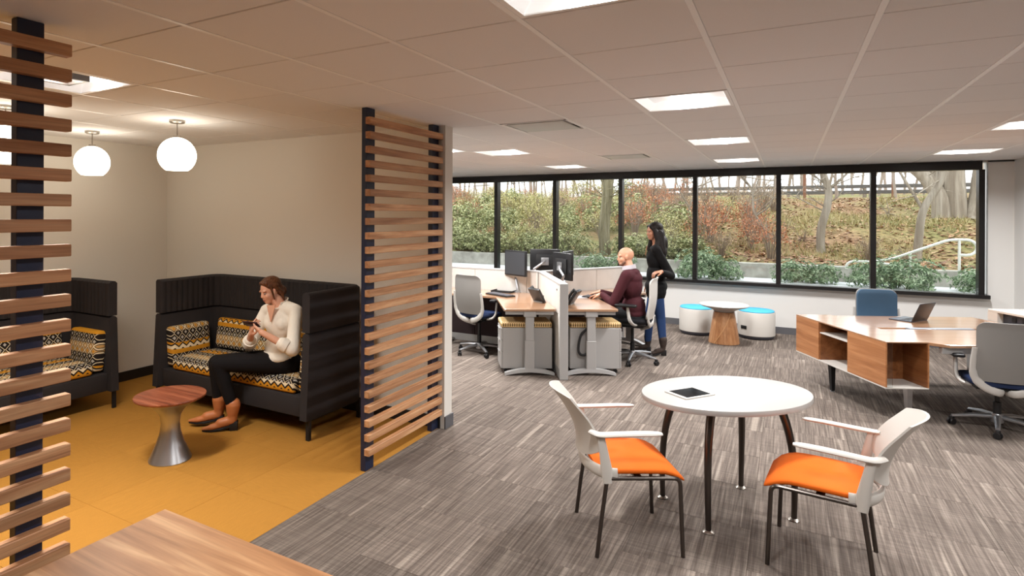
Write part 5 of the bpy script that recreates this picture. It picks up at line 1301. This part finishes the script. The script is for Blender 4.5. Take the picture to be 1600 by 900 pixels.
# ---- seated man typing
def man():
    base = W(2.42, 7.60); V = Vector
    t = thing('person', 'bald man in maroon sweater typing at the desk, seated in profile', 'person', base)
    F = Fr(W(2.43, 7.57, .585), hd(181)); C = Fr(F(.03, 0, .35), hd(181)); neck = F(.055, 0, .60); Hd = Fr(F(.105, 0, .735), hd(206), V((0, 0, 1))+hd(190)*.10)
    def D(r, d, z): return W(r, d, z)
    shL, shR = C(.02, .205, .165), C(.02, -.205, .165)
    elL, wrL = F(.20, .255, .165), D(2.06, 7.70, .835); elR, wrR = F(.22, -.25, .165), D(2.10, 7.93, .835)
    kL, kR = F(.44, .12, -.01), F(.44, -.12, -.01); aL, aR = F(.44, .12, -.45), F(.42, -.13, -.45)
    hl, hr = F(0, .095, 0), F(0, -.095, 0)
    dl = (D(1.93, 7.78, .8)-wrL); dr = (D(1.95, 7.98, .8)-wrR)
    body = head_parts(Hd, 1.0, neck, 1.12) + [('c', neck, .064, C(0, 0, .14), .08), ('e', C(0, 0, .02), (.115, .17, .19), C.M()), ('e', F(0, 0, .06), (.12, .165, .13), F.M()), ('c', hl, .075, kL, .055), ('c', hr, .075, kR, .055), ('c', kL, .05, aL, .038), ('c', kR, .05, aR, .038),
        ('c', C(0, .1, .15), .06, shL, .056), ('c', C(0, -.1, .15), .06, shR, .056), ('c', shL, .052, elL, .042), ('c', shR, .052, elR, .042), ('c', elL, .044, wrL, .029), ('c', elR, .044, wrR, .029)] \
        + hand_parts(wrL, dl, V((0, 0, -1)), 1, .35, 1.05) + hand_parts(wrR, dr, V((0, 0, -1)), -1, .35, 1.05)
    solid('body', body, M_SKIN2, t, base, .006, 3, .45); face_bits(t, base, Hd, 1.0)
    M = Hd.M()
    solid('beard', [('e', Hd(.052, 0, -.088), (.040, .043, .026), M), ('c', Hd(.03, .05, -.062), .020, Hd(.055, .02, -.09), .022), ('c', Hd(.03, -.05, -.062), .020, Hd(.055, -.02, -.09), .022)], plain('short_stubble', rgb(122, 88, 70), .8), t, base, .006, 3)
    sw = [('e', C(0, 0, .02), (.135, .195, .20), C.M()), ('e', C(-.02, 0, .12), (.115, .18, .09), C.M()), ('c', C(-.035, .05, .175), .068, C(-.035, -.05, .175), .068), ('e', F(.0, 0, .11), (.145, .19, .16), F.M()), ('e', F(0, 0, .03), (.15, .195, .09), F.M()), ('c', C(0, .07, .16), .082, shL, .074), ('c', C(0, -.07, .16), .082, shR, .074), ('c', shL, .072, elL, .060), ('c', shR, .072, elR, .060), ('c', elL, .060, elL.lerp(wrL, .93), .040), ('c', elR, .060, elR.lerp(wrR, .93), .040)]
    solid('sweater', sw, M_MAROON, t, base, .009, 5)
    b = MB(); cz = []
    for k in range(21):
        a = R(25)+R(310)*k/20; cc, s_ = math.cos(a), math.sin(a)
        p = C(.03+.072*cc, .075*s_, .215+.012*(1-cc)); q = C(.03+.070*cc, .070*s_, .268+.014*(1-cc)); cz.append([p-base, q-base, q-base+(q-C(.03, 0, .26)).normalized()*.010, p-base+(p-C(.03, 0, .2)).normalized()*.020])
    b.loft(cz); b.build('shirt_collar', M_COLLAR, t, ang=60)
    tr = [('e', F(0, 0, -.01), (.15, .19, .11), F.M()), ('c', hl, .10, kL, .076), ('c', hr, .10, kR, .076), ('c', kL, .076, aL+V((0, 0, -.02)), .056), ('c', kR, .076, aR+V((0, 0, -.02)), .056)]
    solid('trousers', tr, M_DKTR, t, base, .009, 5)
    for a_ in (aL, aR): boot('shoe', V((a_.x+.03, a_.y, 0)), hd(181), M_SOLE, t, base, 1.1, .03, heelh=.02)
man()

# ---- standing woman
def woman_stand():
    base = W(2.86, 7.98); V = Vector; cam_h = 160
    t = thing('person', 'woman with long black hair, black cardigan and jeans standing behind the seated man', 'person', base)
    fw = hd(cam_h+30); F = Fr(W(2.86, 7.98, .93), fw); C = Fr(F(.0, 0, .33), fw); neck = F(-.01, 0, .55); Hd = Fr(F(.03, 0, .70), hd(cam_h+52), V((0, 0, 1))+hd(cam_h+30)*.08)
    hl, hr = F(0, .085, -.02), F(0, -.085, -.02)
    kL, aL = W(2.905, 7.93, .49), W(2.925, 7.90, .13); kR, aR = W(2.80, 8.06, .49), W(2.795, 8.10, .13)
    shL, shR = C(.0, .165, .145), C(.0, -.165, .145)
    elL, wrL = W(3.0, 7.82, 1.06), W(2.81, 7.66, 1.13); elR, wrR = C(-.01, -.22, -.14), C(.09, -.20, -.36)
    body = head_parts(Hd, .95, neck) + [('c', neck, .053, C(0, 0, .12), .07), ('e', C(0, 0, .02), (.10, .145, .17), C.M()), ('e', F(0, 0, .08), (.10, .13, .15), F.M()), ('e', F(0, 0, 0), (.115, .16, .12), F.M()), ('c', hl, .08, kL, .05), ('c', hr, .08, kR, .05), ('c', kL, .047, aL, .033), ('c', kR, .047, aR, .033),
        ('c', C(0, .09, .14), .05, shL, .048), ('c', C(0, -.09, .14), .05, shR, .048), ('c', shL, .045, elL, .036), ('c', shR, .045, elR, .036), ('c', elL, .037, wrL, .025), ('c', elR, .037, wrR, .025)] \
        + hand_parts(wrL, W(2.71, 7.63, 1.12)-wrL, V((-.1, 0, -1)), 1, .75, .95) + hand_parts(wrR, V((0, 0, -1)), C.l*1, 1, .4, .95)
    solid('body', body, M_SKIN3, t, base, .006, 3, .45); face_bits(t, base, Hd, .95)
    ca = [('e', C(0, 0, .02), (.125, .165, .19), C.M()), ('e', C(.05, .06, .02), (.075, .07, .07), C.M()), ('e', C(.05, -.06, .02), (.075, .07, .07), C.M()), ('e', F(.0, 0, .12), (.125, .155, .19), F.M()), ('e', F(0, 0, -.02), (.145, .185, .12), F.M()), ('c', F(0, .05, -.05), .13, F(0, .05, -.10), .132), ('c', F(0, -.05, -.05), .13, F(0, -.05, -.10), .132), ('c', C(0, .06, .15), .064, shL, .062), ('c', C(0, -.06, .15), .064, shR, .062), ('c', shL, .060, elL, .054), ('c', shR, .060, elR, .052), ('c', elL, .054, elL.lerp(wrL, .88), .036), ('c', elR, .052, elR.lerp(wrR, .9), .038)]
    cardi = solid('cardigan', ca, M_CARDI, t, base, .009, 5)
    MB().loft([[C(.112+.02*i, s*(.05-.048*i), .185-.13*i)-base for s in (-1, 1)] + [C(.122+.02*i, s*(.05-.048*i), .185-.13*i)-base for s in (1, -1)] for i in (0, .5, .98)]).build('neckline_skin', M_SKIN3, cardi)
    je = [('e', F(0, 0, 0), (.125, .17, .12), F.M()), ('c', hl, .092, kL, .062), ('c', hr, .092, kR, .062), ('c', kL, .062, aL+V((0, 0, .03)), .046), ('c', kR, .062, aR+V((0, 0, .03)), .046)]
    solid('jeans', je, M_JEANS, t, base, .009, 5)
    for a_ in (aL, aR): boot('boot', V((a_.x, a_.y, 0))-fw*.02, hd(cam_h+30+(18 if a_ is aL else -6)), M_SUEDE, t, base, .95, .075, heelh=.06)
    k = .95; M = Hd.M()
    hp_ = [('e', Hd(-.03*k, 0, .055*k), (.105*k, .094*k, .090*k), M), ('e', Hd(-.085*k, 0, -.03*k), (.06*k, .095*k, .10*k), M), ('e', Hd(-.10*k, 0, -.16*k), (.07*k, .13*k, .13*k), M), ('e', Hd(-.085*k, 0, -.27*k), (.065*k, .135*k, .11*k), M)]
    rn = random.Random(5)
    for s in (-1, 1):
        hp_ += [('c', Hd(.052*k, s*.045*k, .085*k), .024*k, Hd(.02*k, s*.088*k, .02*k), .026*k), ('c', Hd(.015*k, s*.09*k, .02*k), .034*k, Hd(-.01*k, s*.115*k, -.12*k), .046*k), ('c', Hd(-.01*k, s*.115*k, -.12*k), .046*k, Hd(.02*k, s*.135*k, -.24*k), .048*k), ('c', Hd(.02*k, s*.135*k, -.24*k), .044*k, Hd(.035*k, s*.13*k, -.36*k), .018*k), ('c', Hd(-.05*k, s*.105*k, -.02*k), .045*k, Hd(-.05*k, s*.14*k, -.28*k), .045*k)]
        for q in range(5):
            a = Hd(-.05*k, s*.09*k, -.05*k); p = a
            for i in range(5):
                n_ = p+V((rn.uniform(-.025, .025), rn.uniform(-.025, .025), -.062)); hp_.append(('c', p, .024, n_, .022)); p = n_
    solid('hair', hp_, M_HAIRK, t, base, .008, 2)
woman_stand()
